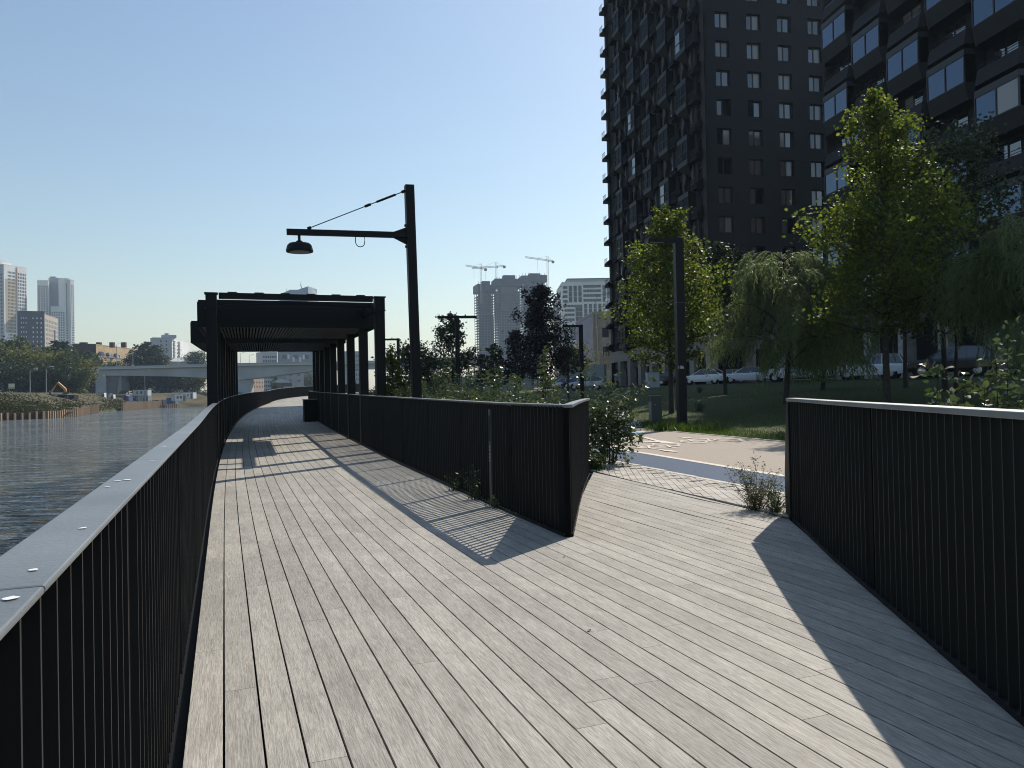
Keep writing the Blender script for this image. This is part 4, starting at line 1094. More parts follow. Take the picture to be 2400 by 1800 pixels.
# ------------------------------------------------------------------ TREES AND SHRUBS
def tree_meshes(seed, H, base, R, env, nl, lsz, lwid, mleaf, limbs=34, trunk_r=.09, elev=(15, 55), spread=.30, tones=(0, 1)):
    """H height, base height of the lowest limb, R greatest crown radius, env(f) crown radius over R at crown fraction f"""
    R = R*1.3; rs = np.random.RandomState(seed); r = random.Random(seed)
    tb = MB(); ax = []
    nx_, ny_ = r.uniform(-.02, .02), r.uniform(-.02, .02)
    for i in range(9):
        f = i/8; ax.append(Vector((nx_*H*f + .05*math.sin(i*1.7+seed)*f, ny_*H*f+.05*math.cos(i*1.3+seed)*f, H*.97*f)))
    tb.tube(ax, [trunk_r*(1.25 if i == 0 else 1)*(1-.93*i/8)+.006 for i in range(9)], 8)
    def axis(z): 
        f = min(7.99, max(0, z/(H*.97)*8)); i = int(f); return ax[i].lerp(ax[i+1], f-i)
    twig = []
    for k in range(limbs):
        f = ((k+r.random())/limbs)
        z0 = base+(H-base)*.93*f; Rl = R*env(f)*r.uniform(.62, 1.12)
        az = k*2.399+r.uniform(-.5, .5); el = rad(r.uniform(*elev)*.8+22*f)
        p = axis(z0); pts = [p]; d = Vector((math.cos(az)*math.cos(el), math.sin(az)*math.cos(el), math.sin(el)))
        n_ = 5
        for i in range(n_):
            d = (d+Vector((r.uniform(-.18, .18), r.uniform(-.18, .18), r.uniform(-.06, .16)))).normalized()
            pts.append(pts[-1]+d*Rl/n_)
        tb.tube(pts, [trunk_r*.34*(1-f*.7)*(1-.85*i/n_)+.004 for i in range(n_+1)], 5, cap=False)
        for i in range(1, n_+1):
            twig.append((pts[i], .12+.88*(i/n_)**1.3, Rl))
            for q_ in range(2):
                e = pts[i]+Vector((r.uniform(-1, 1), r.uniform(-1, 1), r.uniform(-.5, .7))).normalized()*Rl*r.uniform(.12, .34)
                if i > 1: tb.tube([pts[i], e], [trunk_r*.09+.002, .002], 3, cap=False)
                wq = .15+.85*(i/n_)**1.2; twig += [(e, wq, Rl), (pts[i].lerp(e, .55), wq*.8, Rl)]
    twig.append((ax[-1], 1, .4)); twig.append((axis(H*.93), 1, .4)); twig.append((axis(H*.89), 1, .5))
    C_ = np.array([tuple(t_[0]) for t_ in twig]); W_ = np.array([t_[1]*max(.15, t_[2]) for t_ in twig]); S_ = np.array([max(.07, t_[2]*.10) for t_ in twig])
    keep = rs.uniform(size=len(C_)) < .86
    W_ = W_*keep
    idx = rs.choice(len(C_), nl, p=W_/W_.sum())
    P = C_[idx]+rs.normal(size=(nl, 3))*S_[idx][:, None]*np.array([1, 1, .8])*spread/.30
    V, F = leaves(P, lsz, lwid, rs, six=lsz < .15)
    tone = rs.uniform(tones[0], tones[1], nl)**1.3
    return tb.mesh('trunk', M_bark, True), np_mesh('crown', V, F, mleaf, tone)
def tree(name, meshes, loc, label, cat='tree', rz=0., sc=1., group=None):
    o = thing(name, loc, label, cat, rz, group); o.scale = (sc, sc, sc)
    obj('trunk', meshes[0], o); obj('crown', meshes[1], o); return o
def env_lin(f): return (max(.0, (1-f))**.62)*(.62+.5*min(1, f*4))*.95+.06
def env_con(f): return (1-f)*.95+.08
def env_rnd(f): return math.sin(math.pi*min(1, .12+f*.86))**.7
def place(u, vbase, vtop, Y):
    """ground point and height of something seen between two rows of the photograph"""
    t_ = at(u, vtop, Y); z0 = ter(t_.x, t_.y); return (t_.x, t_.y, z0-.03), t_.z-z0
# big linden
loc, H = place(2060, 945, 188, 26.4)
tree('linden_tree', tree_meshes(11, H, 2.3, 2.45, env_lin, 15500, .125, .85, M_leafA, 52, .12, (10, 50), .34), loc, 'tallest sunlit linden tree with yellow green leaves in front of the faceted block')
loc, H = place(1563, 962, 470, 33)
tree('linden_tree', tree_meshes(12, H, 1.9, 2.15, env_lin, 13500, .125, .85, M_leafA, 50, .11, (10, 45), .34), loc, 'sunlit linden tree behind the numbered lamp post')
# dark shaded trees behind
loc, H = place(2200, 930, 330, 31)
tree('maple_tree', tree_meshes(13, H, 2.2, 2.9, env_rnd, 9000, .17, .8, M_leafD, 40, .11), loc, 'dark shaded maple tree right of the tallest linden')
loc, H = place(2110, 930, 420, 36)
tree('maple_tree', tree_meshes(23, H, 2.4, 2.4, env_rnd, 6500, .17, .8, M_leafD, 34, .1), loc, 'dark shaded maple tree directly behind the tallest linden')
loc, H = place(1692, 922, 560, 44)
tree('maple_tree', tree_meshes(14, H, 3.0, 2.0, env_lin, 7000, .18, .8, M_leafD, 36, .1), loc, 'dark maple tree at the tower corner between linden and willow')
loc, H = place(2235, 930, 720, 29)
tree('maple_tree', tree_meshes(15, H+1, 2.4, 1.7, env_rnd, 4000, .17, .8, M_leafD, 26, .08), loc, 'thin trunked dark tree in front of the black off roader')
# willows
def willow(seed, H, R, nst, mleaf=M_leafW, lsz=.21):
    rs = np.random.RandomState(seed); r = random.Random(seed); tb = MB()
    ax = [Vector((.10*math.sin(i*1.1), .10*math.cos(i*.9), H*.80*i/6)) for i in range(7)]
    tb.tube(ax, [.13*(1-.8*i/6) for i in range(7)], 8)
    Ps = []; Ds = []
    for k in range(46):
        f = r.uniform(.22, 1.); z0 = H*.80*f; az = k*2.4+r.uniform(-.4, .4); i = min(5, int(f*6)); p = ax[i].lerp(ax[i+1], f*6-i)
        d = Vector((math.cos(az), math.sin(az), r.uniform(.6, 1.5))).normalized(); pts = [p]; Lb = R*(1.28-.72*f)*r.uniform(.7, 1.12)
        if f > .85: Lb *= .8
        for j in range(7):
            d = (d+Vector((0, 0, -.13-.035*j))+Vector((r.uniform(-.1, .1), r.uniform(-.1, .1), 0))).normalized(); pts.append(pts[-1]+d*Lb*.165)
        tb.tube(pts, [.035*(1-j/8)+.004 for j in range(8)], 4, cap=False)
        for m_ in range(nst):
            j = r.uniform(1.0, 7); a = pts[min(6, int(j))].lerp(pts[min(7, int(j)+1)], j-int(j))
            a = a+Vector((r.uniform(-.2, .2), r.uniform(-.2, .2), r.uniform(-.05, .08)))
            hv = Vector((math.cos(az)+r.uniform(-.6, .6), math.sin(az)+r.uniform(-.6, .6), .15)).normalized()
            Ls = r.uniform(.5, 1.9)*(.55+.45*min(1, a.z/(H*.5)))
            Ls = min(Ls, max(.3, a.z-.25)); n_ = int(Ls/.055)+2; pp = a.copy(); dd = hv
            for q_ in range(n_):
                dd = (dd+Vector((r.uniform(-.08, .08), r.uniform(-.08, .08), -.16))).normalized(); pp = pp+dd*.055
                Ps.append(tuple(pp)); l_ = dd*.8+Vector((r.uniform(-.7, .7), r.uniform(-.7, .7), r.uniform(-.5, .1))); Ds.append(tuple(l_))
    P = np.array(Ps); D = np.array(Ds); V, F = leaves(P, lsz, .17, rs, D=D, fold=.05)
    return tb.mesh('trunk', M_bark, True), np_mesh('crown', V, F, mleaf, rs.uniform(0, 1, len(P)))
loc, H = place(1835, 940, 520, 31)
tree('willow_tree', willow(3, H, 3.15, 36), loc, 'broad weeping willow with fine hanging leaves in front of the plain tower wall', rz=.5)
loc, H = place(2415, 930, 440, 24)
tree('willow_tree', willow(4, H, 3.3, 28), loc, 'weeping willow cut by the right edge of the view', rz=1.9)
loc, H = place(1925, 930, 690, 40)
tree('willow_tree', willow(5, H, 1.7, 18), loc, 'small dark willow between the broad willow and the linden trunk', rz=.3)
# trees beyond the shrubs
def mid_tree(name, seed, u, vtop, Y, R, base, env, nl, lsz, ml, label, cat='tree', tr=.07, limbs=34):
    loc, H = place(u, 0, vtop, Y); return tree(name, tree_meshes(seed, H, base, R, env, nl, lsz, .75, ml, limbs, tr), loc, label, cat)
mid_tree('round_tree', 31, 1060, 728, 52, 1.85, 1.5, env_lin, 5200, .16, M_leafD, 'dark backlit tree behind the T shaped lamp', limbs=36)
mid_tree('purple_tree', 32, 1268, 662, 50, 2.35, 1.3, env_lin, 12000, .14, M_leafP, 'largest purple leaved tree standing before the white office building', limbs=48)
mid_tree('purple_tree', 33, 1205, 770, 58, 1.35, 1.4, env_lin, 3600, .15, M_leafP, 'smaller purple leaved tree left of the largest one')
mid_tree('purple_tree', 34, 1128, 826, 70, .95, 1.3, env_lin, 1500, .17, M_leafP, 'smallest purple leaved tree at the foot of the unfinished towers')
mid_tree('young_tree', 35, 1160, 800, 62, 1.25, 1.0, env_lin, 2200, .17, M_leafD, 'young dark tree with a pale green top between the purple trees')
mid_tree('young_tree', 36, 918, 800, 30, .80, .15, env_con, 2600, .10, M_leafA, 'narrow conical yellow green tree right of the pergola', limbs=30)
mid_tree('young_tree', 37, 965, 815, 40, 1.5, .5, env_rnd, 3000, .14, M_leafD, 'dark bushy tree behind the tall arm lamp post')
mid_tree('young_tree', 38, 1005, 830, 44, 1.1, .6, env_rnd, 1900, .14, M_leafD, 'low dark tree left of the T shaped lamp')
mid_tree('young_tree', 39, 1330, 815, 60, 1.3, 1.6, env_lin, 2200, .16, M_leafD, 'slim young tree with bare stem left of the parked cars')
mid_tree('young_tree', 40, 1345, 822, 120, 3.2, .5, env_rnd, 2000, .34, M_leafY, 'yellowish tree in the sun before the lilac building wall')
# shrubs
def shrub_meshes(seed, H, R, nl, lsz, ml=M_leafS, stems=13, shoots=1):
    rs = np.random.RandomState(seed); r = random.Random(seed); tb = MB(); Pt = []
    for k in range(stems):
        az = r.uniform(0, 6.28); ro = R*math.sqrt(r.random())*.9; h = H*(1-.45*(ro/R)**2)*r.uniform(.72, 1.0)
        if k < shoots: h = H*r.uniform(1.05, 1.3); ro *= .6
        pts = [Vector((math.cos(az)*.08, math.sin(az)*.08, 0)), Vector((math.cos(az)*ro*.6, math.sin(az)*ro*.6, h*.55)), Vector((math.cos(az)*ro, math.sin(az)*ro, h))]
        tb.tube(pts, [.012, .008, .003], 4, cap=False)
        for i in range(22):
            f = .18+.82*(i/21)**.8; p = pts[0].lerp(pts[1], min(1, f/.55)) if f < .55 else pts[1].lerp(pts[2], (f-.55)/.45)
            Pt.append((p, .03+.22*(1-f)*R + (.02 if f > .9 else .09)))
    C_ = np.array([tuple(p) for p, s_ in Pt]); S_ = np.array([s_ for p, s_ in Pt]); idx = rs.randint(0, len(C_), nl)
    P = C_[idx]+rs.normal(size=(nl, 3))*S_[idx][:, None]
    P[:, 2] = np.maximum(P[:, 2], .03)
    D = rs.normal(size=(nl, 3)); D[:, 2] = D[:, 2]*.45-.12
    V, F = leaves(P, lsz, .62, rs, D=D, six=True)
    return tb.mesh('stem', M_bark), np_mesh('foliage', V, F, ml, rs.uniform(0, 1, nl)**1.4)
def shrub(ms, loc, label, rz=0, sc=1., group=None):
    o = thing('shrub', loc, label, 'shrub', rz, group); o.scale = (sc, sc, sc); obj('stem', ms[0], o); obj('foliage', ms[1], o); return o
SV = [shrub_meshes(50+i, (1.28, 1.42, 1.2, 1.5)[i], .92, 3400, .062) for i in range(4)]
r = random.Random(5)
ORD = ['first', 'second', 'third', 'fourth', 'fifth', 'sixth', 'seventh', 'eighth', 'ninth', 'tenth', 'eleventh', 'twelfth']
n = 0; nf = 0
eL = (EP.p[-1]-EP.p[0]); eNl = Vector((-eL.y, eL.x, 0)).normalized()
for row, (cc0, st, s0, s1) in enumerate([(0, 1.1, 5.0, 34), (5.9, 1.2, 14.6, 42), (7.2, 1.5, 19, 46), (8.9, 1.9, 30, 50), (10.6, 2.3, 33, 54)]):
    s = s0
    while s < s1:
        if row == 0: p = dp(mid_p(s)+2.0+r.uniform(-.1, .25), s)
        else: p = cs(cc0+r.uniform(-.2, .2), s)
        s += st*r.uniform(.8, 1.15)
        dl = (Vector((p.x, p.y, 0))-EP.p[0]).dot(eNl)
        if p.y < 15 and dl < .75: continue
        if c_of(p.x, p.y) > 5.4 and s_of(p.x, p.y) < 14.4: continue
        if 6.7 < c_of(p.x, p.y) < 12.6 and s_of(p.x, p.y) < 27: continue
        z = ter(p.x, p.y); sc_ = r.uniform(.92, 1.14)*(1.08 if row else 1.0)
        lab = 'leafy shrub deeper in the green mass beyond the bent railing'
        if row == 0 and nf < 12: lab = 'leafy shrub close behind the bent railing, %s from its sharp corner' % ORD[nf]; nf += 1
        shrub(SV[n % 4], (p.x, p.y, z-.04), lab, r.uniform(0, 6.28), sc_, 'shrubs massed behind the bent railing'); n += 1
# tall leafy shoots above the mass
for u, vt, Y in ((1275, 822, 20), (1165, 850, 24), (1045, 850, 24)):
    loc, H = place(u, 0, vt, Y); shrub(shrub_meshes(int(u), H*.85, .22, 420, .11, stems=3, shoots=2), loc, {1275: 'tall upright shoot with pale leaves in front of the largest purple tree', 1165: 'upright leafy shoot left of the tallest shoot', 1045: 'bluish green upright shoot left of the T shaped lamp post'}[u])
# corner shrub with a branch leaning over the plaza
loc = cs(6.45, 13.6)
r5 = random.Random(9); rs5 = np.random.RandomState(9)
ms = shrub_meshes(91, 1.6, .46, 1700, .085, stems=14)
o = shrub(ms, (loc.x, loc.y, .0), 'lush shrub at the end of the bent railing with a leaning branch')
tb = MB(); A = Vector((0, 0, .5)); Pb = []
for (dx, dz_, dyy) in ((.95, 1.62, .3), (.62, .42, -.2), (.55, .9, .1), (.6, 1.4, .4)):
    pts = [A, A+Vector((dx*.45, dyy*.5, dz_*.42)), A+Vector((dx, dyy, dz_-.35))]; tb.tube(pts, [.012, .009, .003], 5)
    for i in range(90):
        f = r5.uniform(.15, 1.0); p = pts[0].lerp(pts[1], f*2) if f < .5 else pts[1].lerp(pts[2], f*2-1); Pb.append(tuple(p+Vector((r5.gauss(0, .05), r5.gauss(0, .05), r5.gauss(0, .05)))))
Vv, Ff = leaves(np.array(Pb), .095, .65, rs5, six=True)
b_ = part('branch', tb, M_bark, o); obj('foliage', np_mesh('foliage', Vv, Ff, M_leafS, rs5.uniform(0, 1, len(Pb))), b_)
# shrubs behind the right railing
for i, (u, vt, Y, R, nl, lab) in enumerate(((2215, 895, 7.6, .30, 330, 'bright leaved shrub standing left in the group behind the right railing'), (2345, 850, 7.2, .36, 520, 'tallest bright leaved shrub behind the right railing'), (2290, 945, 7.0, .34, 330, 'low bright shrub between the two taller ones behind the right railing'), (2425, 900, 6.8, .45, 620, 'bright leaved shrub at the very right edge behind the railing'))):
    t_ = at(u, vt, Y); z0 = ter(t_.x, t_.y)
    shrub(shrub_meshes(120+i, (t_.z-z0)*.92, R, int(nl*2.6), .08, stems=9, shoots=2), (t_.x, t_.y, z0-.02), lab)
# weeds
def weed_meshes(seed, H, R, nl, lsz, ml=M_weed):
    rs = np.random.RandomState(seed); r = random.Random(seed); tb = MB(); P = []
    for k in range(34):
        az = r.uniform(0, 6.28); d = Vector((math.cos(az)*r.uniform(.1, .9), math.sin(az)*r.uniform(.1, .9), 1.2)); L = H*r.uniform(.5, 1.0); p = Vector((r.gauss(0, .05), r.gauss(0, .05), 0)); pts = [p]
        for i in range(5): d = (d+Vector((r.uniform(-.2, .2), r.uniform(-.2, .2), -.05))).normalized(); p = p+d*L/5; pts.append(p)
        tb.tube(pts, [.004, .0035, .003, .0025, .002, .001], 3, cap=False)
        for i in range(nl//34):
            f = r.uniform(.1, 4.99); j = int(f); P.append(tuple(pts[j].lerp(pts[j+1], f-j)))
    V, F = leaves(np.array(P)+rs.normal(size=(len(P), 3))*.025, lsz, .22, rs, down=-.2)
    return tb.mesh('stem', ml), np_mesh('foliage', V, F, ml, rs.uniform(0, 1, len(P)))
def weed(ms, loc, label, cat='weed', sc=1.): 
    o = thing('weed', loc, label, cat); o.scale = (sc,)*3; obj('stem', ms[0], o); obj('foliage', ms[1], o)
wm = weed_meshes(3, .66, .34, 2600, .042)
p = cs(5.78, 7.75); weed(wm, (p.x-.10, p.y+.12, 0), 'feathery wild plant growing at the foot of the right railing end')
wm2 = weed_meshes(5, .42, .4, 700, .05, M_leafS); weed(wm2, (p.x+.02, p.y-.16, 0), 'low dark weed tuft tucked under the right railing end')
p = cs(5.80, 12.9); weed(weed_meshes(6, .40, .3, 1100, .07, M_grass), (p.x, p.y, 0), 'grass tuft at the foot of the leaning shrub by the paving')
for i, (s, hh) in enumerate(((6.7, .55), (5.9, .22), (7.7, .3))):
    p = dp(mid_p(s)-.01, s); weed(weed_meshes(20+i, hh, .1, 200, .05, M_leafS), tuple(p), ['dark bindweed twig pushing through the bent railing', 'small weed at the foot of the bent railing nearest the corner', 'small weed at the foot of the bent railing farther from the corner'][i])
# grass: lit fringe by the plaza and the shaded lawn
rs = np.random.RandomState(2)
P = []; Lh = []
for (c0, c1, s0, s1, n_, h0) in ((12.56, 14.2, 8, 31, 16000, .10), (14.2, 18, 8, 38, 14000, .10), (18, 27, 8, 54, 13000, .11), (27, 37, 5, 75, 6000, .12), (5.7, 6.05, 12.6, 16.5, 900, .12), (12.6, 15, 31, 56, 3500, .12)):
    c = rs.uniform(c0, c1, n_); s = rs.uniform(s0, s1, n_)
    for a, b_ in zip(c, s):
        ok = True
        if a > 12.5:
            lo = np.interp(a, [q_[0] for q_ in CP], [q_[1] for q_ in CP]); hi = np.interp(a, [q_[0] for q_ in CP], [q_[2] for q_ in CP])
            if lo-.05 < b_ < hi+.05 and a < CP[-1][0]: ok = False
        if ok:
            p = cs(a, b_); P.append((p.x, p.y, ter(p.x, p.y)-.02)); Lh.append(h0)
for (u, v, n_) in ((1537, 1000, 500), (1600, 1006, 500), (1570, 1010, 500), (1650, 1010, 500)):
    g = gp(u, v)
    for i in range(n_): 
        x, y = g.x+rs.normal()*.35, g.y+rs.normal()*.25; P.append((x, y, ter(x, y)-.02)); Lh.append(.26)
P = np.array(P); D = rs.normal(size=(len(P), 3))*.55; D[:, 2] = 1
V, F = leaves(P, 1.0, .12, rs, D=D, fold=0)
Lh = np.array(Lh)[:, None, None]; V = V.reshape(-1, 4, 3); V = P[:, None, :]+(V-P[:, None, :])*Lh; V = V.reshape(-1, 3)
obj('grass', np_mesh('grass', V, F, M_grass, rs.uniform(0, 1, len(P))), kind='stuff')
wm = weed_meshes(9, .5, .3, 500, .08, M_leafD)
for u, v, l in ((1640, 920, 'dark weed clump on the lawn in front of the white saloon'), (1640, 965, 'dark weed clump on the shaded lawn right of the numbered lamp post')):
    g = gp(u, v); weed(wm, (g.x, g.y, g.z), l, sc=1.0)

# ------------------------------------------------------------------ FAR BANK
ORD2 = ORD + ['thirteenth', 'fourteenth']
def at_bank(u, Y, v=None):
    p = at(u, 930, Y); z = bank_z(p.x, p.y); return Vector((p.x, p.y, z))
FT = [tree_meshes(200+i, 9, 1.2, 4.2, env_rnd, 3200, .55, .8, M_leafF, 26, .22, spread=.4) for i in range(3)] + [tree_meshes(210, 9, .6, 3.2, env_lin, 2800, .5, .8, M_leafD, 30, .2)]
FB = [tree_meshes(220+i, 5, .2, 3.4, env_rnd, 2300, .42, .8, [M_leafF, M_leafD, M_leafY][i], 22, .1, spread=.42) for i in range(3)]
def ftree(k, u, vtop, Y, label, vb=None, pool=FT, wid=1.0, group=None):
    t_ = at(u, vtop, Y); z0 = bank_z(t_.x, t_.y)
    if vb: z0 = at(u, vb, Y).z
    h = max(2, t_.z-z0); base = 9. if pool is FT else 5.
    o = tree('bank_tree', pool[k], (t_.x, t_.y, z0-.2), label, 'tree', u*1.3, h/base, group); o.scale = (h/base*wid, h/base*wid, h/base); return o
ftree(0, 12, 812, 300, 'large pale green tree at the left edge across the river', wid=1.2)
ftree(3, 140, 798, 330, 'tall dark poplar clump below the white towers', wid=1.55)
ftree(3, 110, 812, 325, 'dark tree left beside the tall poplar clump', wid=1.1)
ftree(3, 168, 812, 335, 'dark tree touching the brick building on its left', wid=1.0)
ftree(3, 344, 800, 430, 'tall dark tree mass in front of the grey panel block', vb=880, wid=1.5)
ftree(3, 312, 828, 430, 'dark tree at the right end of the brick building', vb=880, wid=1.3)
ftree(0, 372, 836, 430, 'greenish tree at the foot of the grey panel block', vb=880, wid=1.2)
ftree(0, 462, 830, 520, 'pale far tree left of the pergola post', vb=870, wid=1.4)
ftree(1, 205, 846, 402, 'brownish tree in front of the brick building', wid=1.1)
ftree(0, 268, 852, 400, 'bush like tree under the lower brick annex', vb=885, wid=1.2)
for i, (u, vt, Y, k) in enumerate(((38, 858, 290, 1), (75, 845, 288, 2), (112, 848, 285, 2), (150, 850, 288, 0), (180, 862, 285, 2), (205, 866, 405, 1), (55, 868, 275, 1), (95, 872, 272, 1), (135, 868, 272, 1), (170, 878, 275, 0), (20, 872, 282, 1))):
    ftree(k, u, vt, Y, ['brownish bushy tree just right of the notice board', 'yellowish bushy tree in the thicket left of the excavator mast', 'yellowish bushy tree crowning the thicket above the folded arm', 'green bushy tree above the excavator boom', 'yellowish bushy tree right of the excavator boom', 'dark bushy tree at the right end of the thicket by the abutment', 'dark bushy tree low in the thicket behind the double headed mast', 'dark bushy tree low in the thicket left of the thin mast', 'dark bushy tree low in the thicket behind the bucket', 'green bushy tree low beside the excavator cab', 'dark bushy tree behind the notice board'][i], pool=FB, wid=1.05, group='thicket across the river behind the excavator')
for i, (u, vt, Y) in enumerate(((300, 882, 402), (335, 880, 402), (365, 882, 405), (400, 880, 402), (435, 882, 405), (462, 884, 402), (318, 886, 402), (385, 884, 402))):
    ftree(i % 3, u, vt, Y, 'tree under the bridge girder, %s in the row' % ['first', 'second', 'third', 'fifth', 'sixth', 'last', 'lower first', 'lower second'][i], pool=FB, wid=1.25, group='trees under the bridge')
for u, vt, Y, l in ((646, 901, 420, 'green bush on the slope under the far bridge span'), (655, 884, 600, 'pale green tree behind the low garage roof'), (722, 886, 620, 'green tree at the right under the far bridge span')):
    ftree(0, u, vt, Y, l, pool=FB, wid=.75, vb=922)
# weeds on the slopes
rs = np.random.RandomState(4)
def along(u0, u1, off0, off1, n_):
    out = []
    for i in range(n_):
        k = rs.uniform(3.2, 9.0); j = int(k); a = Vector(EDGE[j]); b_ = Vector(EDGE[j+1]); q_ = a.lerp(b_, k-j); o_ = rs.uniform(off0, off1)
        x, y = q_.x-.93*o_, q_.y+.37*o_; out.append((x, y, bank_z(x, y)))
    return np.array(out)
P0 = along(0, 0, 1.5, 26, 5200)
Pw = np.repeat(P0, 10, axis=0)+rs.normal(size=(5200*10, 3))*np.array([.7, .7, .35])+np.array([0, 0, .35])
V, F = leaves(Pw, .6, .4, rs, down=-.3); 
obj('bank_weeds', np_mesh('bank_weeds', V, F, leafmat('bank_weed', (.024, .032, .012), (.075, .075, .030), .2, .7, .1), rs.uniform(0, 1, len(Pw))), kind='stuff')
# sheet pile walls
M_rust = mat('rusty_steel', (.060, .032, .020), .85, .1, .3, 1.2, .4)
M_rustl = mat('pale_rusty_edge', (.36, .26, .17), .8)
pile = MB().box((.2, 0, 0), (1.46, .2, 1)).mesh('pile', M_rust); flange = MB().box((0, -.1, 0), (.36, .4, 1)).mesh('flange', M_rustl)
def edge_pt(k):
    j = min(len(EDGE)-2, int(k)); a = Vector(EDGE[j]); b_ = Vector(EDGE[j+1]); return a.lerp(b_, k-j)
def pilewall(k0, k1, z0, z1, label):
    pts = [edge_pt(k0)]+[Vector(EDGE[j]) for j in range(int(k0)+1, int(k1)+1)]+[edge_pt(k1)]
    P_ = Path([(p.x+.3, p.y, 0) for p in pts]); ro = thing('sheet_pile_wall', (0, 0, 0), label, 'sheet piles'); t = 0.
    while t < P_.len:
        p, an = P_.pos(t); zt = z0+(z1-z0)*t/P_.len+rs.uniform(-.18, .18); h = zt+2.8
        o = obj('pile', pile, ro, (p.x, p.y, -2.8+h/2), an); o.scale = (1, 1, h); q_ = obj('flange', flange, o); q_.location = (.62, -.14, 0); t += 1.5
pilewall(3.4, 6.35, -.75, -.05, 'long low rusty sheet pile wall at the left water edge across the river')
pilewall(6.37, 7.3, .35, .35, 'short raised stretch of rusty sheet piles beside the long low wall')
pilewall(8.2, 10.55, .8, 1.25, 'tall rusty sheet pile wall below the site cabins')
# dirt track down the bank
v = []; f = []
tr_ = [(150, 960, 170), (200, 951, 205), (235, 938, 245), (262, 927, 285), (300, 923, 300)]
for u, v_, Y_ in tr_:
    for du in (-9, 9):
        p = at(u+du*(1 if v_ > 930 else 1.6), v_, Y_); v.append((p.x, p.y, bank_z(p.x, p.y)+.55))
for i in range(len(tr_)-1): f.append((2*i, 2*i+1, 2*i+3, 2*i+2))
obj('dirt_track', np_mesh('dirt_track', v, f, mat('pale_dirt', (.28, .235, .17), .95, 0, .2, .5, .2)), kind='structure')
# mud bars at the foot of the walls
# building site
M_wood = mat('pale_timber', (.42, .33, .20), .85, 0, .2, 2, .2)
for i, (u, v, Y, L, az, lab) in enumerate(((30, 967, 164, 9, .9, 'pale plank lying on the bank at the left edge'), (140, 958, 190, 14, 1.1, 'stack of pale boards behind the low pile wall'), (155, 923, 262, 7, .2, 'light boards on the ground under the excavator'))):
    p = at(u, v, Y); z = bank_z(p.x, p.y)
    o = thing('plank_stack', (p.x, p.y, z+.25), lab, 'planks', az)
    for k_ in range(5): part('plank', MB().box((rnd.uniform(-.6, .6), k_*.5-1, rnd.uniform(0, .2)), (L*rnd.uniform(.6, 1), .35, .18), rnd.uniform(-.08, .08)), M_wood, o)
M_exy = mat('excavator_yellow', (.50, .22, .03), .5)
k_ = 232/FPX; p = at(160, 920, 232); z = bank_z(p.x, p.y)
ex = thing('excavator', (p.x, p.y, z), 'orange excavator with its arm folded up in front of the thicket', 'excavator')
part('track', MB().box((0, -1.2, .45), (4.2, .6, .9)), M_rubber, ex); part('track', MB().box((0, 1.2, .45), (4.2, .6, .9)), M_rubber, ex)
part('body', MB().prism([(-1.3, -1.3, 1.0), (2.4, -1.3, 1.0), (2.4, -1.3, 2.2), (1.2, -1.3, 2.4), (-1.3, -1.3, 2.0)], (0, 2.6, 0)), M_cark, ex)
part('cab', MB().prism([(-1.3, -1.3, 1.9), (.3, -1.3, 1.9), (.3, -1.3, 3.4), (-.8, -1.3, 3.4)], (0, 1.0, 0)), M_cgl, ex)
part('boom', MB().prism([(-.9, -.2, 1.8), (-.2, -.2, 1.8), (-.7, -.2, 4.3), (-3.0, -.2, 6.4), (-3.3, -.2, 6.0), (-1.3, -.2, 3.9)], (0, .5, 0)), M_exy, ex)
part('stick', MB().prism([(-3.0, -.18, 6.4), (-3.3, -.18, 6.0), (-5.0, -.18, 3.3), (-5.3, -.18, 3.5)], (0, .4, 0)), M_exy, ex)
part('bucket', MB().prism([(-5.3, -.5, 3.5), (-5.0, -.5, 3.2), (-4.6, -.5, 2.2), (-5.2, -.5, 1.7), (-5.9, -.5, 2.2)], (0, 1.0, 0)), M_cark, ex)
pt = at(130, 919, 230); zt = bank_z(pt.x, pt.y)
bg_ = thing('barge_table', (pt.x, pt.y, zt), 'dark steel platform with pale top left of the excavator tracks', 'platform')
part('deck_plate', MB().box((0, 0, 1.6), (9, 3, .25)), M_hand, bg_)
for x in (-4, -1.5, 1.5, 4): part('support', MB().box((x, 0, .74), (.5, 2.6, 1.47)), M_cark, bg_)
# site containers
def container(u, vb, Y, L, Hc, col, label, az=0., up=0., wins=2):
    p = at(u, vb, Y); z = bank_z(p.x, p.y)+up; o = thing('site_container', (p.x, p.y, z), label, 'container', az, 'site cabins by the bridge')
    m = MATS.get('cont_'+col) or mat('cont_'+col, {'white': (.62, .63, .64), 'blue': (.05, .10, .30), 'navy': (.04, .06, .10), 'grey': (.28, .30, .31)}[col], .6)
    part('body', MB().box((0, 0, Hc/2), (L, 2.5, Hc-.12)), m, o); part('roof', MB().box((0, 0, Hc-.03), (L+.08, 2.6, .06)), M_concd, o)
    part('base', MB().box((0, 0, .03), (L-.05, 2.45, .06)), M_concd, o)
    for i in range(wins):
        part('window', MB().box((-L*.2+i*L*.28, -1.26, Hc*.55), (.9, .05, 1.1)), M_cgl, o)
    part('door', MB().box((L*.36, -1.26, Hc*.42), (.9, .05, Hc*.8)), M_concd if col == 'white' else M_hand, o)
    for y in (-1.22, 1.22):
        for x in (-L/2+.06, L/2-.06): part('corner_post', MB().box((x, y*1.01, Hc/2), (.14, .14, Hc-.1)), M_hand, o)
    return o
container(333, 922, 330, 8, 2.7, 'grey', 'grey site cabin under the white one', -.25, 0)
container(333, 922, 330, 7.6, 2.7, 'white', 'white site cabin stacked on the grey one', -.25, 2.72)
container(318, 922, 322, 5, 2.6, 'navy', 'dark blue cabin in front of the stacked pair', -.3)
container(370, 922, 332, 7, 2.6, 'navy', 'long navy container right of the stacked pair', -.25)
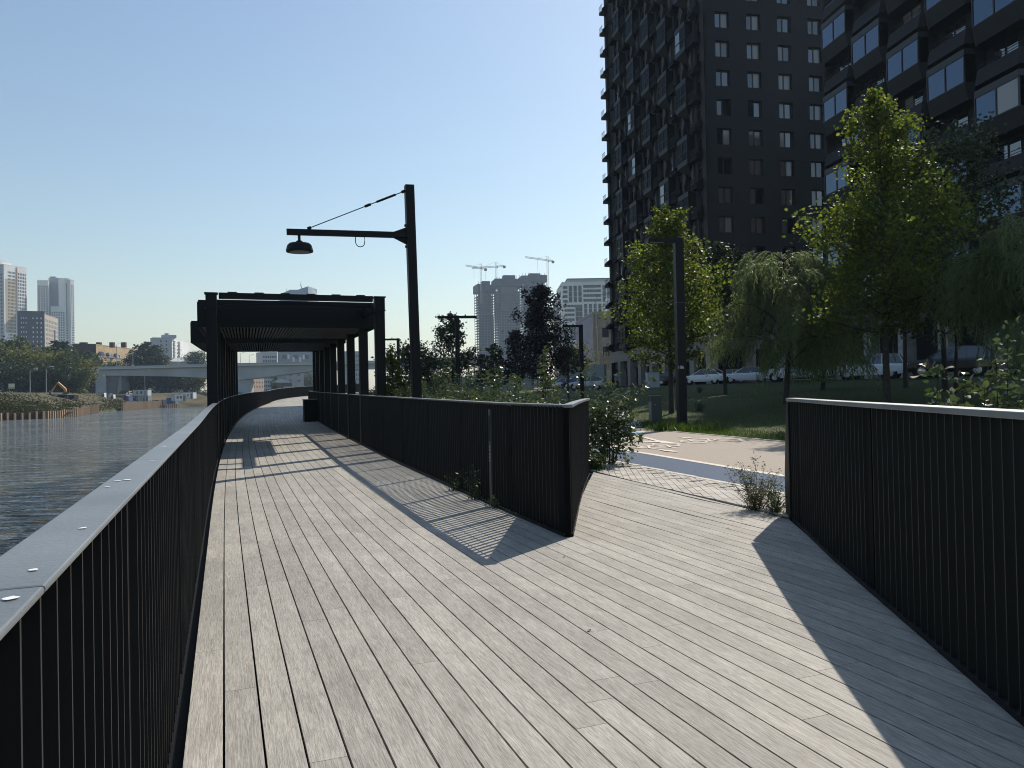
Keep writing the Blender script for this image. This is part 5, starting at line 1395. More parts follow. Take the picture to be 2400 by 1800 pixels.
container(402, 922, 330, 3.6, 2.6, 'blue', 'bright blue tarpaulin covered cabin beside the navy container', .2, 0, 0)
container(418, 920, 325, 5, 2.9, 'white', 'white cabin with its end face to the river', .9)
container(442, 920, 330, 6, 2.8, 'white', 'white cabin row furthest right by the pergola post', -.2)
container(288, 922, 318, 5, 2.2, 'grey', 'low grey skip right of the bridge abutment', -.2, 0, 0)
container(300, 922, 312, 2.4, 2.4, 'blue', 'small blue cubicle next to the grey skip', -.2, 0, 0)
container(252, 922, 300, 2.6, 2.4, 'blue', 'blue cubicle left of the bridge abutment foot', .1, 0, 0)
container(240, 922, 296, 2.0, 2.4, 'white', 'pinkish white cubicle beside the blue cubicle', .1, 0, 0)
container(262, 922, 300, 1.8, 2.3, 'white', 'small white cubicle right of the blue cubicle', .1, 0, 0)
# low pale concrete barriers along the site
for i, u in enumerate(np.linspace(5, 118, 14)):
    p = at(u, 924, 205+u*.3); z = bank_z(p.x, p.y)
    o = thing('concrete_barrier', (p.x, p.y, z), 'pale concrete barrier block, %s from the left in the line on the far bank' % ORD2[i], 'barrier', -.35, 'concrete barriers along the site edge')
    part('block', MB().box((0, 0, .45), (1.5, .5, .9)), M_conc, o)
# sign board and lamp masts
p = at(27, 905, 262); z = bank_z(p.x, p.y); o = thing('sign_board', (p.x, p.y, z), 'pale yellow and white notice board at the left across the river', 'sign board')
k_ = 262/FPX; zz_ = at(27, 899, 262).z-z; zb_ = at(27, 911, 262).z-z
part('panel', MB().box((0, 0, (zz_+zb_)/2), (14*k_, .1, zz_-zb_)), mat('board_white', (.6, .6, .52), .6), o); part('band', MB().box((0, -.06, zb_+.25), (14*k_, .05, .5)), mat('board_yellow', (.5, .42, .08), .6), o)
for x in (-.8, .8): part('leg', MB().box((x, .1, zb_/2), (.12, .12, zb_)), M_concd, o)
M_gal = mat('galvanised', (.30, .32, .33), .5, .5)
def mast(u, vt, Y, label, vb=None, arms=1):
    t_ = at(u, vt, Y); z0 = at(u, vb, Y).z if vb else bank_z(t_.x, t_.y); H = t_.z-z0
    o = thing('lamp_mast', (t_.x, t_.y, z0), label, 'lamp mast', 0, 'lamp masts across the river'); part('pole', MB().tube([(0, 0, 0), (0, 0, H*.93), (.25, 0, H)], [.16, .10, .07], 6), M_gal, o)
    for i in range(arms):
        part('arm', MB().tube([(.2, 0, H-.1-i*.6), (1.6, 0, H+.35-i*.6)], .06, 5), M_gal, o); part('lamp_head', MB().box((1.9, 0, H+.42-i*.6), (1.1, .4, .18)), M_white, o)
mast(70, 866, 255, 'double headed lamp mast in front of the thicket', arms=2)
mast(108, 862, 262, 'thin lamp mast just left of the excavator arm')
mast(54, 808, 330, 'tall lamp mast in front of the dark block', arms=2)
mast(108, 816, 330, 'tall lamp mast left of the poplar clump', arms=2)
mast(273, 806, 390, 'lamp mast on the bridge in front of the brick building', 858)
mast(311, 820, 390, 'lamp mast on the bridge by the dark trees', 858)
mast(417, 822, 390, 'lamp mast on the bridge before the panel block', 856)
mast(339, 868, 318, 'bare mast in front of the stacked cabins')
mast(563, 828, 390, 'lamp mast on the bridge seen left under the pergola roof', 852)
mast(584, 833, 390, 'lamp mast on the bridge seen second under the pergola roof', 852)
# ------------------------------------------------------------------ BRIDGE
br = thing('bridge', (0, 0, 0), 'grey concrete road bridge with arched girder crossing the river', 'bridge')
YB = 385
def brp(u, v): return at(u, v, YB + (u-552)*-.012)
us = [212, 300, 400, 480, 520, 560, 600, 660, 725, 800, 900, 1000, 1140]
vt = [866.5, 864.5, 862, 859.5, 858.5, 857.5, 857, 856, 855, 854, 851, 847, 842]
vb = [880, 880.5, 882, 885.5, 888, 890, 886, 878, 870, 866, 863.5, 861, 857]
M_bri = mat('bridge_concrete', (.40, .41, .41), .8, 0, .3, .1, .15)
rings = []
for u, a, b_ in zip(us, vt, vb):
    A = brp(u, a); B = brp(u, b_); bk_ = Vector((.15, 9, 0))
    rings.append([A+Vector((0, 1.6, 0)), A+Vector((0, 1.6, 0))+bk_, B+Vector((0, 1.6, 0))+bk_, B+Vector((0, 1.6, 0))])
part('girder', MB().loft(rings), M_bri, br, fix=True)
rings = []
for u, a in zip(us, vt):
    A = brp(u, a-.0); bk_ = Vector((.2, 12.2, 0)); rings.append([A+Vector((0, 0, .55)), A+Vector((0, 0, .55))+bk_, A+Vector((0, 0, .03))+bk_, A+Vector((0, 0, .03))])
part('deck_slab', MB().loft(rings), mat('pale_concrete', (.52, .52, .50), .8), br, fix=True)
for u0, u1, a0, a1 in [(us[i], us[i+1], vt[i], vt[i+1]) for i in range(len(us)-1)]:
    A = brp(u0, a0)+Vector((0, .3, .56)); B = brp(u1, a1)+Vector((-.02, .3, .56)); part('parapet', MB().bar(A+Vector((0, 0, .45)), B+Vector((0, 0, .45)), .2, .9), M_bri, br)
    n_ = int((B-A).length/2)
for u0, u1, w_ in ((548, 582, 0), ):
    A = brp(u0, 889); B = brp(u1, 889); part('pier', MB().prism([A+Vector((0, 2.5, 0)), B+Vector((0, 2.5, 0)), B+Vector((0, 8, 0)), A+Vector((0, 8, 0))], (0, 0, -16)), M_bri, br)
A = brp(200, 880); B = brp(243, 880)
part('abutment', MB().prism([brp(219, 880.2)+Vector((0, 2, 0)), brp(243, 880.2)+Vector((0, 2, 0)), brp(243, 930)+Vector((0, 2, 0)), brp(219, 930)+Vector((0, 2, 0))], (0, 9, 0)), M_bri, br, fix=True)
part('pier', MB().prism([brp(243.2, 880)+Vector((0, 3, 0)), brp(277, 881)+Vector((0, 3, 0)), brp(265, 925)+Vector((0, 3, 0)), brp(243.2, 925)+Vector((0, 3, 0))], (0, 5, 0)), M_concd, br, fix=True)
part('pier_flank', MB().prism([brp(278, 881)+Vector((0, 2.5, 0)), brp(279, 915)+Vector((0, 2.5, 0)), brp(268, 925)+Vector((0, 2.5, 0)), brp(275, 881)+Vector((0, 2.5, 0))], (1.5, 5, 0)), M_conc, br, fix=True)

# ------------------------------------------------------------------ FAR BUILDINGS
M_wht = mat('white_facade', (.74, .74, .72), .7, 0, .3, .05, .08)
M_gry = mat('grey_facade', (.40, .41, .43), .7)
M_drk = mat('dark_facade', (.055, .055, .075), .7)
M_tan = mat('tan_facade', (.36, .30, .25), .8)
M_yel = mat('yellow_brick', (.42, .31, .19), .85, 0, .2, .4, .15)
M_redb = mat('red_dark_brick', (.075, .040, .035), .85, 0, .2, .4, .2)
M_gl2 = mat('far_glass', (.05, .055, .065), .15, 0, .6)
M_or = mat('orange_stripe', (.45, .22, .07), .7)
M_stl = mat('crane_paint', (.42, .40, .36), .6)
def uvpt(u, v, Y): return at(u, v, Y)
class Face:
    """a vertical facade between two columns of the photograph, at chosen depths; rows are heights in metres"""
    def __init__(s, u0, Y0, u1, Y1, v=900):
        a = at(u0, v, Y0); b_ = at(u1, v, Y1); s.o = Vector((a.x, a.y, 0)); d = Vector((b_.x-a.x, b_.y-a.y, 0)); s.L = d.length; s.e = d/s.L; s.n = Vector((s.e.y, -s.e.x, 0)); s.a = math.atan2(s.e.y, s.e.x)
    def pt(s, x, y, z): return s.o+s.e*x-s.n*(-y)+Zv*z
    def box(s, mb, x0, x1, z0, z1, y0, y1): return mb.pbox(s.pt(x0, y0, z0), s.e*(x1-x0), s.n*(y1-y0), Zv*(z1-z0))
def zof(v, u, Y): return at(u, v, Y).z
def block(parent, f, depth, z0, z1, m, name='wall', roofm=None):
    mb = MB(); f.box(mb, 0, f.L, z0, z1, -depth, 0); o = part(name, mb, m, parent)
    mb = MB(); f.box(mb, -.1, f.L+.1, z1, z1+.5, -depth-.1, .1); part('roof_edge', mb, roofm or m, parent); return o
def grid(parent, f, x0, x1, nc, z0, z1, nr, wf, hf, m, name='window', y=.10, side=None, skip=0):
    mb = MB(); dx = (x1-x0)/nc; dz_ = (z1-z0)/nr
    for i in range(nc):
        for j in range(nr):
            if skip and rnd.random() < skip: continue
            xx = x0+(i+.5-wf/2)*dx; zz_ = z0+(j+.5-hf/2)*dz_; f.box(mb, xx, xx+dx*wf, zz_, zz_+dz_*hf, -.3, y)
    return part(name, mb, m, parent, kind='stuff')
def mullions(parent, f, x0, x1, n_, z0, z1, w_, m, y=.35, name='fin'):
    mb = MB()
    for i in range(n_+1):
        x = x0+(x1-x0)*i/n_; f.box(mb, x-w_/2, x+w_/2, z0, z1, 0, y)
    return part(name, mb, m, parent, kind='stuff')
def side(f, far_depth): # facade on the right-hand end going back
    g = Face.__new__(Face); g.o = f.o+f.e*f.L; g.e = -f.n.copy(); g.L = far_depth; g.n = Vector((g.e.y, -g.e.x, 0)); g.a = 0; return g
# --- white towers on the left
Y = 900
tw = thing('white_tower', (0, 0, 0), 'tallest white apartment tower at the left edge with an orange stripe', 'tower')
fa = Face(-30, 900, 12, 905); fb = Face(12, 905, 66, 935)
zt_ = zof(616, 12, 905); zr = zof(630, 66, 935)
fa.n = fa.n; block(tw, fa, 20, 0, zt_-3, M_gry); block(tw, fb, 24, 0, zof(624, 40, 920), M_wht); mb = MB(); fb.box(mb, -4, 12, zt_-2, zt_+3, -15, -2); part('roof_house', mb, M_wht, tw)
grid(tw, fb, 5, fb.L*.5, 6, 10, zof(635, 30, 915), 36, .55, .55, M_gl2); grid(tw, fb, fb.L*.60, fb.L-1, 5, 10, zof(640, 55, 930), 36, .55, .62, M_gl2); grid(tw, fa, 8, fa.L-1, 3, 10, zt_-12, 34, .5, .6, M_gl2)
mb = MB(); fb.box(mb, fb.L*.54, fb.L*.58, 5, zof(626, 42, 920), 0, .5); part('stripe', mb, M_or, tw)
mb = MB(); fb.box(mb, 2, fb.L*.51, zof(780, 30, 915), zof(655, 30, 915), 0, .06); part('panel', mb, mat('sand_panel', (.46, .38, .26), .7), tw)
tw = thing('white_tower', (0, 0, 0), 'stepped white apartment tower standing right of the tallest one', 'tower')
for u0, u1, v_, dY, m, nc, wl in ((90, 117, 657, 0, M_wht, 4, 1), (117, 156, 648, 14, M_gry, 0, 1), (155, 168, 652, 2, M_wht, 2, 1), (168.5, 177, 655, 3, M_wht, 2, 1), (121, 155.5, 720, -6, M_wht, 6, 1)):  # the set-back middle wall is greyer: its shade is put into the colour
    f = Face(u0, 950+dY, u1, 955+dY); zt_ = zof(v_, u0, 950); block(tw, f, 20, 0, zt_, m)
    if nc: grid(tw, f, .6, f.L-.6, nc, 12, zt_-6, int((zt_-18)/3.05), .55, .6, M_gl2)
mb = MB(); f = Face(116, 962, 130, 962); f.box(mb, 0, f.L, zof(649, 120, 960), zof(646.5, 120, 960), -8, -3); part('roof_house', mb, M_gry, tw)
dk = thing('dark_block', (0, 0, 0), 'apartment block with shaded front coloured dark violet standing before the white towers', 'apartment block')
f = Face(43, 690, 106, 700); zt_ = zof(733, 80, 705); block(dk, f, 18, 0, zt_, M_drk); zt2 = zof(740, 120, 715); fr = Face(106.5, 704, 138, 745); block(dk, fr, 3, 0, zt2, M_tan)  # dark front and tan flank paint in a shaded and a lit side
grid(dk, f, 2, f.L*.36, 3, 8, zt_-4, 17, .32, .35, M_wht, skip=.12); grid(dk, f, f.L*.5, f.L-1, 3, 8, zt_-4, 17, .28, .35, M_wht, skip=.15)
grid(dk, fr, 2, fr.L-1, 8, 8, zt2-3, 17, .62, .6, M_gl2); mb = MB(); fr.box(mb, fr.L*.68, fr.L*.76, 4, zt2-12, 0, .3); part('stripe', mb, M_drk, dk)
# --- brick building with annex
bk_ = thing('brick_building', (0, 0, 0), 'old brick building with dark gable and yellow front across the river', 'building')
fg = Face(175, 424, 226, 430); ff = Face(226.3, 430.6, 318, 478); zt_ = zof(808, 226, 430)
block(bk_, fg, 10, 0, zt_, M_redb); block(bk_, ff, 4, 0, zt_-.05, M_yel)
wm_ = MB().box((0, 0, 0), (1.5, .16, 1.8)).mesh('window', M_gl2); ws = MB().box((0, 0.02, 0), (1.7, .12, 2.0)).mesh('window_frame', M_wht)
for row in range(2):
    for i in range(9):
        x = 2.5+i*3.0; o = obj('window', wm_, bk_, ff.pt(x, .1, zt_-5.2-row*4.1), ff.a); obj('window_frame', ws, o)
for i in range(3):
    mb = MB(); x = 2.6+i*9; ff.box(mb, x, x+3.2, zt_-10.6, zt_-3.8, .15, 1.3); part('bay', mb, MATS['truck_box_grey'], bk_)
for u_ in (193, 199, 232, 263, 290): mb = MB().box(tuple(at(u_, 806, 440)-Vector((0, 0, .6))), (2.4, 2, 3.0)); part('chimney', mb, M_redb, bk_)
for x in (4, 9): o = obj('window', wm_, bk_, fg.pt(x+1, .1, zt_-6.5), fg.a); obj('window_frame', ws, o)
an = thing('annex', (0, 0, 0), 'flat roofed annex in front of the old brick building', 'building')
f1 = Face(173, 414, 231, 420); f2 = Face(231.3, 420.6, 300, 450); z2 = zof(838, 231, 420); block(an, f1, 8, 0, z2, M_redb, roofm=M_concd); block(an, f2, 3, 0, z2, M_yel, roofm=M_concd)
for i in range(5): o = obj('window', wm_, an, f2.pt(3+i*4.2, .1, z2-4.5), f2.a); obj('window_frame', ws, o)
for i, x in enumerate((2.5, 5, 9, 13, 17, 22)):
    p = f2.pt(x, -1.2, z2+.85); o = thing('roof_fan', tuple(p), 'white round roof fan on the annex, %s from its left corner' % ORD[i], 'roof fan', 0, 'white roof fans on the annex'); part('drum', MB().lathe([(0, -.35), (.3, -.35), (.42, 0), (.3, .3), (0, .36)], (0, 0, 0), 8), M_white, o)
# --- grey panel block
pb = thing('panel_block', (0, 0, 0), 'grey panel apartment block with balconies behind the dark trees', 'apartment block')
f1 = Face(360, 612, 404, 620); f2 = Face(404.4, 622, 446, 665); zt_ = zof(793, 404, 620); block(pb, f1, 12, 0, zt_, M_gry); block(pb, f2, 4, 0, zt_-.05, M_wht)  # grey and white walls carry the shaded and lit sides in their colour
for r_ in range(8):
    z = zt_-2.6-r_*2.95
    for i, x in enumerate((4.5, 8.5, 12.2, 16.5)):
        if i in (0, 3):
            mb = MB(); f2.box(mb, x-1.5, x+1.6, z-1.2, z+.1, .02, 1.3); part('balcony', mb, MATS['cont_white'], pb); mb = MB(); f2.box(mb, x-1.5, x+1.6, z+.12, z+1.2, 0, .4); part('window', mb, M_gl2, pb)
        else: mb = MB(); f2.box(mb, x-.6, x+.6, z-.7, z+.8, 0, .12); part('window', mb, M_gl2, pb)
    if r_ < 6:
        for x in (6, 10): mb = MB(); f1.box(mb, x-.5, x+.5, z-.6, z+.8, 0, .12); part('window', mb, M_gl2, pb)
mb = MB(); f1.box(mb, f1.L*.55, f1.L+4, zt_+.5, zt_+3, -9, -2); part('roof_house', mb, M_gry, pb); mb = MB(); f2.box(mb, 1, 4, zt_+.5, zt_+4.6, -6, -3); part('roof_house', mb, M_gry, pb)
hs = thing('low_house', (0, 0, 0), 'low house with pale hipped roof above the bridge left of the pergola', 'house')
f = Face(400, 560, 470, 575); z2 = zof(849, 430, 565); block(hs, f, 10, 0, z2, M_tan)
mb = MB(); mb.loft([[f.pt(-.5, .5, z2+.5), f.pt(f.L+.5, .5, z2+.5), f.pt(f.L+.5, -10.5, z2+.5), f.pt(-.5, -10.5, z2+.5)], [f.pt(5, -4.5, z2+3.4), f.pt(f.L-5, -4.5, z2+3.4), f.pt(f.L-5, -5.5, z2+3.4), f.pt(5, -5.5, z2+3.4)]]); part('roof', mb, mat('pale_roof', (.42, .46, .46), .5), hs, fix=True)
# --- blocks behind and below the bridge seen through the pergola
for u0, u1, v0, Y_, m, lab, nc, nr in ((614, 651, 826, 640, M_gry, 'unfinished grey block with open frame behind the bridge', 6, 9), (652, 735, 822, 650, mat('blue_grey_facade', (.25, .27, .31), .7), 'blue grey block with white painted marks behind the bridge', 3, 5), (815, 846, 824, 700, MATS['blue_grey_facade'], 'grey block glimpsed between the right pergola posts', 5, 8)):
    o = thing('city_block', (0, 0, 0), lab, 'building'); f = Face(u0, Y_, u1, Y_+8); zt_ = zof(v0, u0, Y_); block(o, f, 14, 0, zt_, m); grid(o, f, 1, f.L-1, nc, 6, zt_-2, nr, .4 if nc < 6 else .6, .5, M_gl2)
    if nc == 3:
        for uu, vv in ((688, 842), (704, 842), (712, 836), (676, 836)): mb = MB(); p = at(uu, vv, Y_); x = (Vector((p.x, p.y, 0))-f.o).dot(f.e); f.box(mb, x-.8, x+.8, p.z-2, p.z+2, 0, .2); part('painted_mark', mb, M_white, o)
for u0, u1, v0, v1, Y_, m, lab, nc, nr in ((592, 619, 868, 914, 560, mat('pink_facade', (.48, .33, .25), .8), 'pink house on the slope below the bridge span', 4, 4), (670, 712, 868, 902, 540, MATS['blue_grey_facade'], 'blue grey house with white corner below the bridge span', 2, 2)):
    o = thing('slope_house', (0, 0, 0), lab, 'house'); f = Face(u0, Y_, u1, Y_+14); z0 = zof(v1, u0, Y_); zt_ = zof(v0, u0, Y_); block(o, f, 9, z0-6, zt_, m); grid(o, f, .5, f.L-.5, nc, z0+1, zt_-1, nr, .35, .4, M_gl2)
o = thing('garage', (0, 0, 0), 'long dark garage with pale pitched roof seen under the bridge', 'garage'); f = Face(636, 470, 684, 474); z2 = zof(899, 650, 470); block(o, f, 12, z2-6, z2, M_drk)
mb = MB().prism([f.pt(-1, .6, z2+.5), f.pt(f.L*.45, .6, z2+3.0), f.pt(f.L+1, .6, z2+.5)], f.n*-13); part('roof', mb, MATS['pale_roof'], o, fix=True)
o = thing('retaining_wall', (0, 0, 0), 'pale retaining wall of block panels at the right under the bridge', 'wall'); f = Face(664, 440, 735, 440); z2 = zof(905, 700, 440)
pm2 = MB().box((0, 0, 0), (1.9, .4, zof(905, 700, 440)-zof(926, 700, 440))).mesh('panel', mat('old_pale_wall', (.40, .38, .32), .85, 0, .2, .6, .25))
x = 1.
while x < f.L: p = f.pt(x, 0, (zof(905, 700, 440)+zof(926, 700, 440))/2); obj('panel', pm2, o, p, f.a); x += 2.0
# --- sail roofed glass tower over the pergola
o = thing('glass_tower', (0, 0, 0), 'blue glass tower with slanted sail roof rising above the pergola', 'tower')
Y_ = 1000; pts = [at(u, v, Y_) for u, v in ((655, 760), (655, 690), (680, 679), (698, 679), (722, 671), (722, 760))]
part('facade', MB().prism(pts, (4, 30, 0)), mat('pale_blue_glass', (.16, .22, .30), .25), o, fix=True)
part('flank', MB().prism([at(722.2, 671.5, Y_), at(736, 690, Y_+20), at(736, 760, Y_+20), at(722.2, 760, Y_)], (3, 12, 0)), mat('pale_glass_flank', (.35, .42, .48), .25), o, fix=True)
part('sail_mast', MB().tube([at(708, 677, Y_+6), at(705, 668, Y_+6), at(705.5, 658, Y_+6)], [.9, .8, .3], 6), M_white, o)
part('antenna', MB().tube([at(672, 684, Y_+6), at(671, 676, Y_+6)], [.3, .2], 5), M_gal, o)
# --- unfinished towers with climbing screens
M_scr = mat('climbing_screen', (.04, .05, .065), .7); M_raw = mat('raw_concrete', (.15, .155, .16), .85)
def raw_tower(u0, u1, v_scr0, v_scr1, v_top, Y_, dep, lab):
    o = thing('unfinished_tower', (0, 0, 0), lab, 'tower'); f = Face(u0, Y_, u1, Y_+6); zt_ = zof(v_scr1, u0, Y_); z0 = 0; n_ = int(zt_/3.5)
    mb = MB(); mc = MB()
    for i in range(n_): f.box(mb, 0, f.L, i*3.5, i*3.5+.5, -dep, 0)
    nc = max(5, int(f.L/3.4))
    for i in range(nc+1):
        for y in (-.7, -dep/2, -dep+.1):
            x = (f.L-.55)*i/nc; f.box(mc, x, x+.55, 0, zt_, y, y+.55)
    part('floor_slab', mb, M_raw, o, kind='stuff'); part('column', mc, M_raw, o, kind='stuff')
    mb = MB(); f.box(mb, f.L*.2, f.L*.82, 0, zt_, -dep*.85, -3); part('core', mb, M_raw, o)
    mb = MB(); f.box(mb, f.L*.08, f.L*.9, 0, zt_*.78, -2.6, -.9); part('inner_wall', mb, mat('inner_wall_grey', (.07, .08, .10), .8), o)
    zs = zof(v_scr0, u0, Y_); mb = MB()
    k = 4
    for i in range(k):
        x0_, x1_ = -1+(f.L+2)*i/k, -1+(f.L+2)*(i+1)/k-.3; mb = MB(); f.box(mb, x0_, x1_, zt_, zs-rnd.uniform(0, 2), -dep-1, 1); part('climbing_screen', mb, M_scr, o)
    mb = MB(); f.box(mb, f.L*.35, f.L*.8, zs-1, zof(v_top, u0, Y_), -dep*.7, -dep*.3); part('formwork', mb, M_scr, o)
    mb = MB()
    for i in range(9): x = f.L*(i+.3)/9; f.box(mb, x, x+.4, zs-2, zs+rnd.uniform(1, 4), -2, -1.6)
    part('rebar', mb, M_scr, o, kind='stuff')
    for sg_ in (-.6,):
        mb = MB(); 
        for i in range(n_): f.box(mb, sg_-1.6, sg_-.4, i*3.5, i*3.5+.25, -3, -1)
        f.box(mb, sg_-1.6, sg_-1.45, 0, zt_, -1.2, -1.05); part('hoist', mb, M_raw, o, kind='stuff')
    return o
raw_tower(1125, 1164.5, 665, 684, 656, 1000, 26, 'unfinished concrete tower, leftmost of the three under cranes')
raw_tower(1166, 1228, 650, 671, 642, 985, 30, 'unfinished concrete tower in the middle of the three, broadest screen')
raw_tower(1229, 1286, 643, 660, 638, 1030, 26, 'unfinished concrete tower behind the largest purple tree')
def crane(u, vb, vtop, u_j0, v_j0, u_j1, v_j1, Y_, lab):
    o = thing('tower_crane', (0, 0, 0), lab, 'crane', 0, 'tower cranes over the unfinished towers')
    a = at(u, vb, Y_); b_ = at(u, vtop, Y_)
    def lattice(p, q_, w_, n_, name, par):
        mb = MB(); d = (q_-p)/n_; sd = Vector((0, 1, 0)); ot = d.cross(sd).normalized()
        for s1, s2 in ((1, 1), (1, -1), (-1, 1), (-1, -1)): mb.bar(p+ot*w_/2*s1+sd*w_/2*s2, q_+ot*w_/2*s1+sd*w_/2*s2, .28, .28)
        for i in range(n_): k = 1 if i % 2 else -1; mb.bar(p+d*i+ot*w_/2*k-sd*w_/2, p+d*(i+1)-ot*w_/2*k-sd*w_/2, .2, .2)
        return part(name, mb, M_stl, par)
    lattice(Vector((b_.x, a.y, a.z-30)), b_, 2.0, 20, 'mast', o)
    hub = at(u, (v_j0*(u_j1-u)+v_j1*(u-u_j0))/(u_j1-u_j0), Y_)
    A = at(u_j0, v_j0, Y_-8); B = at(u_j1, v_j1, Y_+3)
    lattice(hub, A, 1.5, 16, 'jib', o); lattice(hub, B, 1.5, 6, 'counter_jib', o)
    part('counterweight', MB().box(tuple(B-Vector((0, 0, 1.2))), (3.5, 2, 3)), M_concd, o); part('cab', MB().box(tuple(hub+Vector((1.4, -1.6, -1.2))), (2, 2, 2.4)), M_white, o)
    t_ = b_; part('stay', MB().bar(t_, hub.lerp(A, .62), .18, .18).bar(t_, hub.lerp(B, .85), .18, .18), M_stl, o)
    h = hub.lerp(A, .45); part('hoist_rope', MB().tube([h, h-Vector((0, 0, 16))], .12, 4), M_stl, o)
crane(1126.6, 660, 618, 1091, 622, 1138, 630, 996, 'tower crane farthest left with raised jib')
crane(1162.7, 656, 614, 1106, 628.5, 1182, 623.5, 992, 'tower crane second from the left beside the middle tower')
crane(1283, 652, 601, 1231, 602.5, 1296, 612, 1020, 'tower crane on the right with its jib pointing left')
# --- white office building
of = thing('office_building', (0, 0, 0), 'white office building with window bands right of the unfinished towers', 'office building')
Yo = 500; f = Face(1322, Yo, 1452, Yo+1); f0 = Face(1300, Yo+60, 1321.6, Yo+3)
def Z3(y): return zof(560+y/4.148, 1340, Yo)
def X3(x):
    u = 980+x/4.148; k_ = (u-1200)/FPX; q_ = Vector((f.e.x, f.e.y)); return (k_*f.o.y-f.o.x)/(f.e.x-k_*f.e.y)
block(of, f, 40, 0, Z3(425), M_wht); block(of, f0, 3, 0, Z3(500), M_drk)
mb = MB(); f.box(mb, X3(1480), f.L-2, Z3(424), Z3(385), -30, -3); part('roof_house', mb, M_gry, of); mb = MB(); f.box(mb, X3(1480)-.5, f.L, Z3(385)+.01, Z3(378), -31, -2.5); part('roof_edge', mb, M_concd, of)
WIN = [(1428, 1470, y, y+26) for y in (458, 500, 545, 592)]+[(x, x+32, 455, 616) for x in (1484, 1530, 1576, 1812, 1856)]+[(1625, 1796, y, y+26) for y in (450, 494, 540, 586)]
WIN += [(1437, 1612, 640, 662)]+[(1437, 1535, y, y+24) for y in (682, 725, 772, 1000)]+[(1545, 1612, 664, 800)]+[(x, x+30, 634, 770) for x in (1630, 1676, 1722, 1768)]+[(1815, 1885, 634, 655), (1815, 1885, 680, 700)]
WIN += [(x, x+30, 838, 982) for x in (1440, 1492, 1526)]+[(1437, 1470, 830, 836)]
WIN += [(1900, 1965, y, y+24) for y in (458, 500, 545, 592, 640, 682)]
for x0_, x1_, y0_, y1_ in WIN:
    mb = MB(); xa, xb = X3(x0_), X3(x1_); za, zb_ = Z3(y1_), Z3(y0_); f.box(mb, xa, xb, za, zb_, -.2, .08); o = part('window', mb, M_gl2, of)
    mb = MB(); n_ = max(1, int((xb-xa)/1.8))
    for i in range(1, n_): x = xa+(xb-xa)*i/n_; f.box(mb, x-.07, x+.07, za, zb_, .081, .14)
    nv = int((zb_-za)/3.05)
    for i in range(1, nv): z = za+(zb_-za)*i/nv; f.box(mb, xa, xb, z-.15, z+.15, .0815, .12)
    if mb.v: part('mullion', mb, M_gry, o)
grid(of, f0, 1, f0.L-1, 5, 4, Z3(520), 14, .8, .35, M_gl2)
# --- lilac building with slatted front
lb_ = thing('low_building', (0, 0, 0), 'three storey building with lilac side wall and beige slatted front', 'building')
f1 = Face(1353, 172, 1392, 150.6); f2 = Face(1392.3, 150, 1450, 150); zt_ = zof(736, 1392, 150)
M_lil = mat('lilac_render', (.36, .32, .37), .8, 0, .2, .3, .08); M_slat = mat('beige_slat', (.40, .33, .27), .7, 0, .2, 1, .15)
block(lb_, f1, 3, 0, zt_, M_lil); block(lb_, f2, 12, 0, zt_-.02, M_slat)
sm = MB().box((0, 0, 0), (.16, .12, 3.4)).mesh('slat', M_slat)
x = .2
while x < f2.L-.1:
    for r_ in range(3):
        z = zt_-1.9-r_*3.7
        if r_ < 2 and any(abs(x-xw) < 1.2 for xw in (2.4, 2.4)) : continue
        obj('slat', sm, lb_, f2.pt(x, .07, z), f2.a)
    x += .32
for y0_, y1_, x0_, x1_ in ((868, 958, 1783, 1843), (1050, 1138, 1790, 1848)):
    a = at(980+x0_/4.148, 560+y0_/4.148, 151); b_ = at(980+x1_/4.148, 560+y1_/4.148, 151); mb = MB(); xx = 1.0*(Vector((a.x, a.y, 0))-f2.o).dot(f2.e); f2.box(mb, xx, xx+(b_-a).length*.56, b_.z, a.z, 0, .12); o = part('window', mb, M_gl2, lb_)
    mb = MB(); f2.box(mb, xx+1.15, xx+1.25, b_.z, a.z, .121, .16); f2.box(mb, xx, xx+2.3, (a.z+b_.z)/2, (a.z+b_.z)/2+.1, .1215, .15); part('mullion', mb, M_drk, o)
mb = MB(); f2.box(mb, 3.2, 5.6, zt_+.5, zt_+3.4, -5, -2); part('roof_unit', mb, M_white, lb_)
# tall curved street light in front of it
o = thing('street_light', (0, 0, 0), 'tall thin curved street light in front of the slatted building', 'street light')
pts = [at(1403, 875, 140), at(1399, 760, 140), at(1396, 705, 140), at(1400, 696, 140), at(1410, 691, 140), at(1428, 688, 140)]; part('pole', MB().tube(pts, [.14, .11, .09, .08, .07, .06], 6), M_gal, o); part('lamp_head', MB().box(tuple(at(1428, 688, 140)), (1.0, .4, .15)), M_gal, o)
# --- pale fence panels behind the shrubs
fe = thing('site_fence', (0, 0, 0), 'pale concrete panel fence behind the shrubs and the T shaped lamp', 'fence')
f = Face(985, 96, 1245, 110); fm_ = MB().box((0, 0, 0), (2.36, .12, 2.6)).mesh('panel', mat('pale_fence', (.38, .42, .45), .8, 0, .2, .6, .15)); fp = MB().box((0, 0, 0), (.16, .2, 2.8)).mesh('post', M_concd)
x = 1.2
while x < f.L:
    p = f.pt(x, 0, 0); z = ter(p.x, p.y)
    obj('panel', fm_, fe, (p.x, p.y, z+1.35), f.a); q_ = f.pt(x+1.28, 0, 0); obj('post', fp, fe, (q_.x, q_.y, z+1.4), f.a); x += 2.56
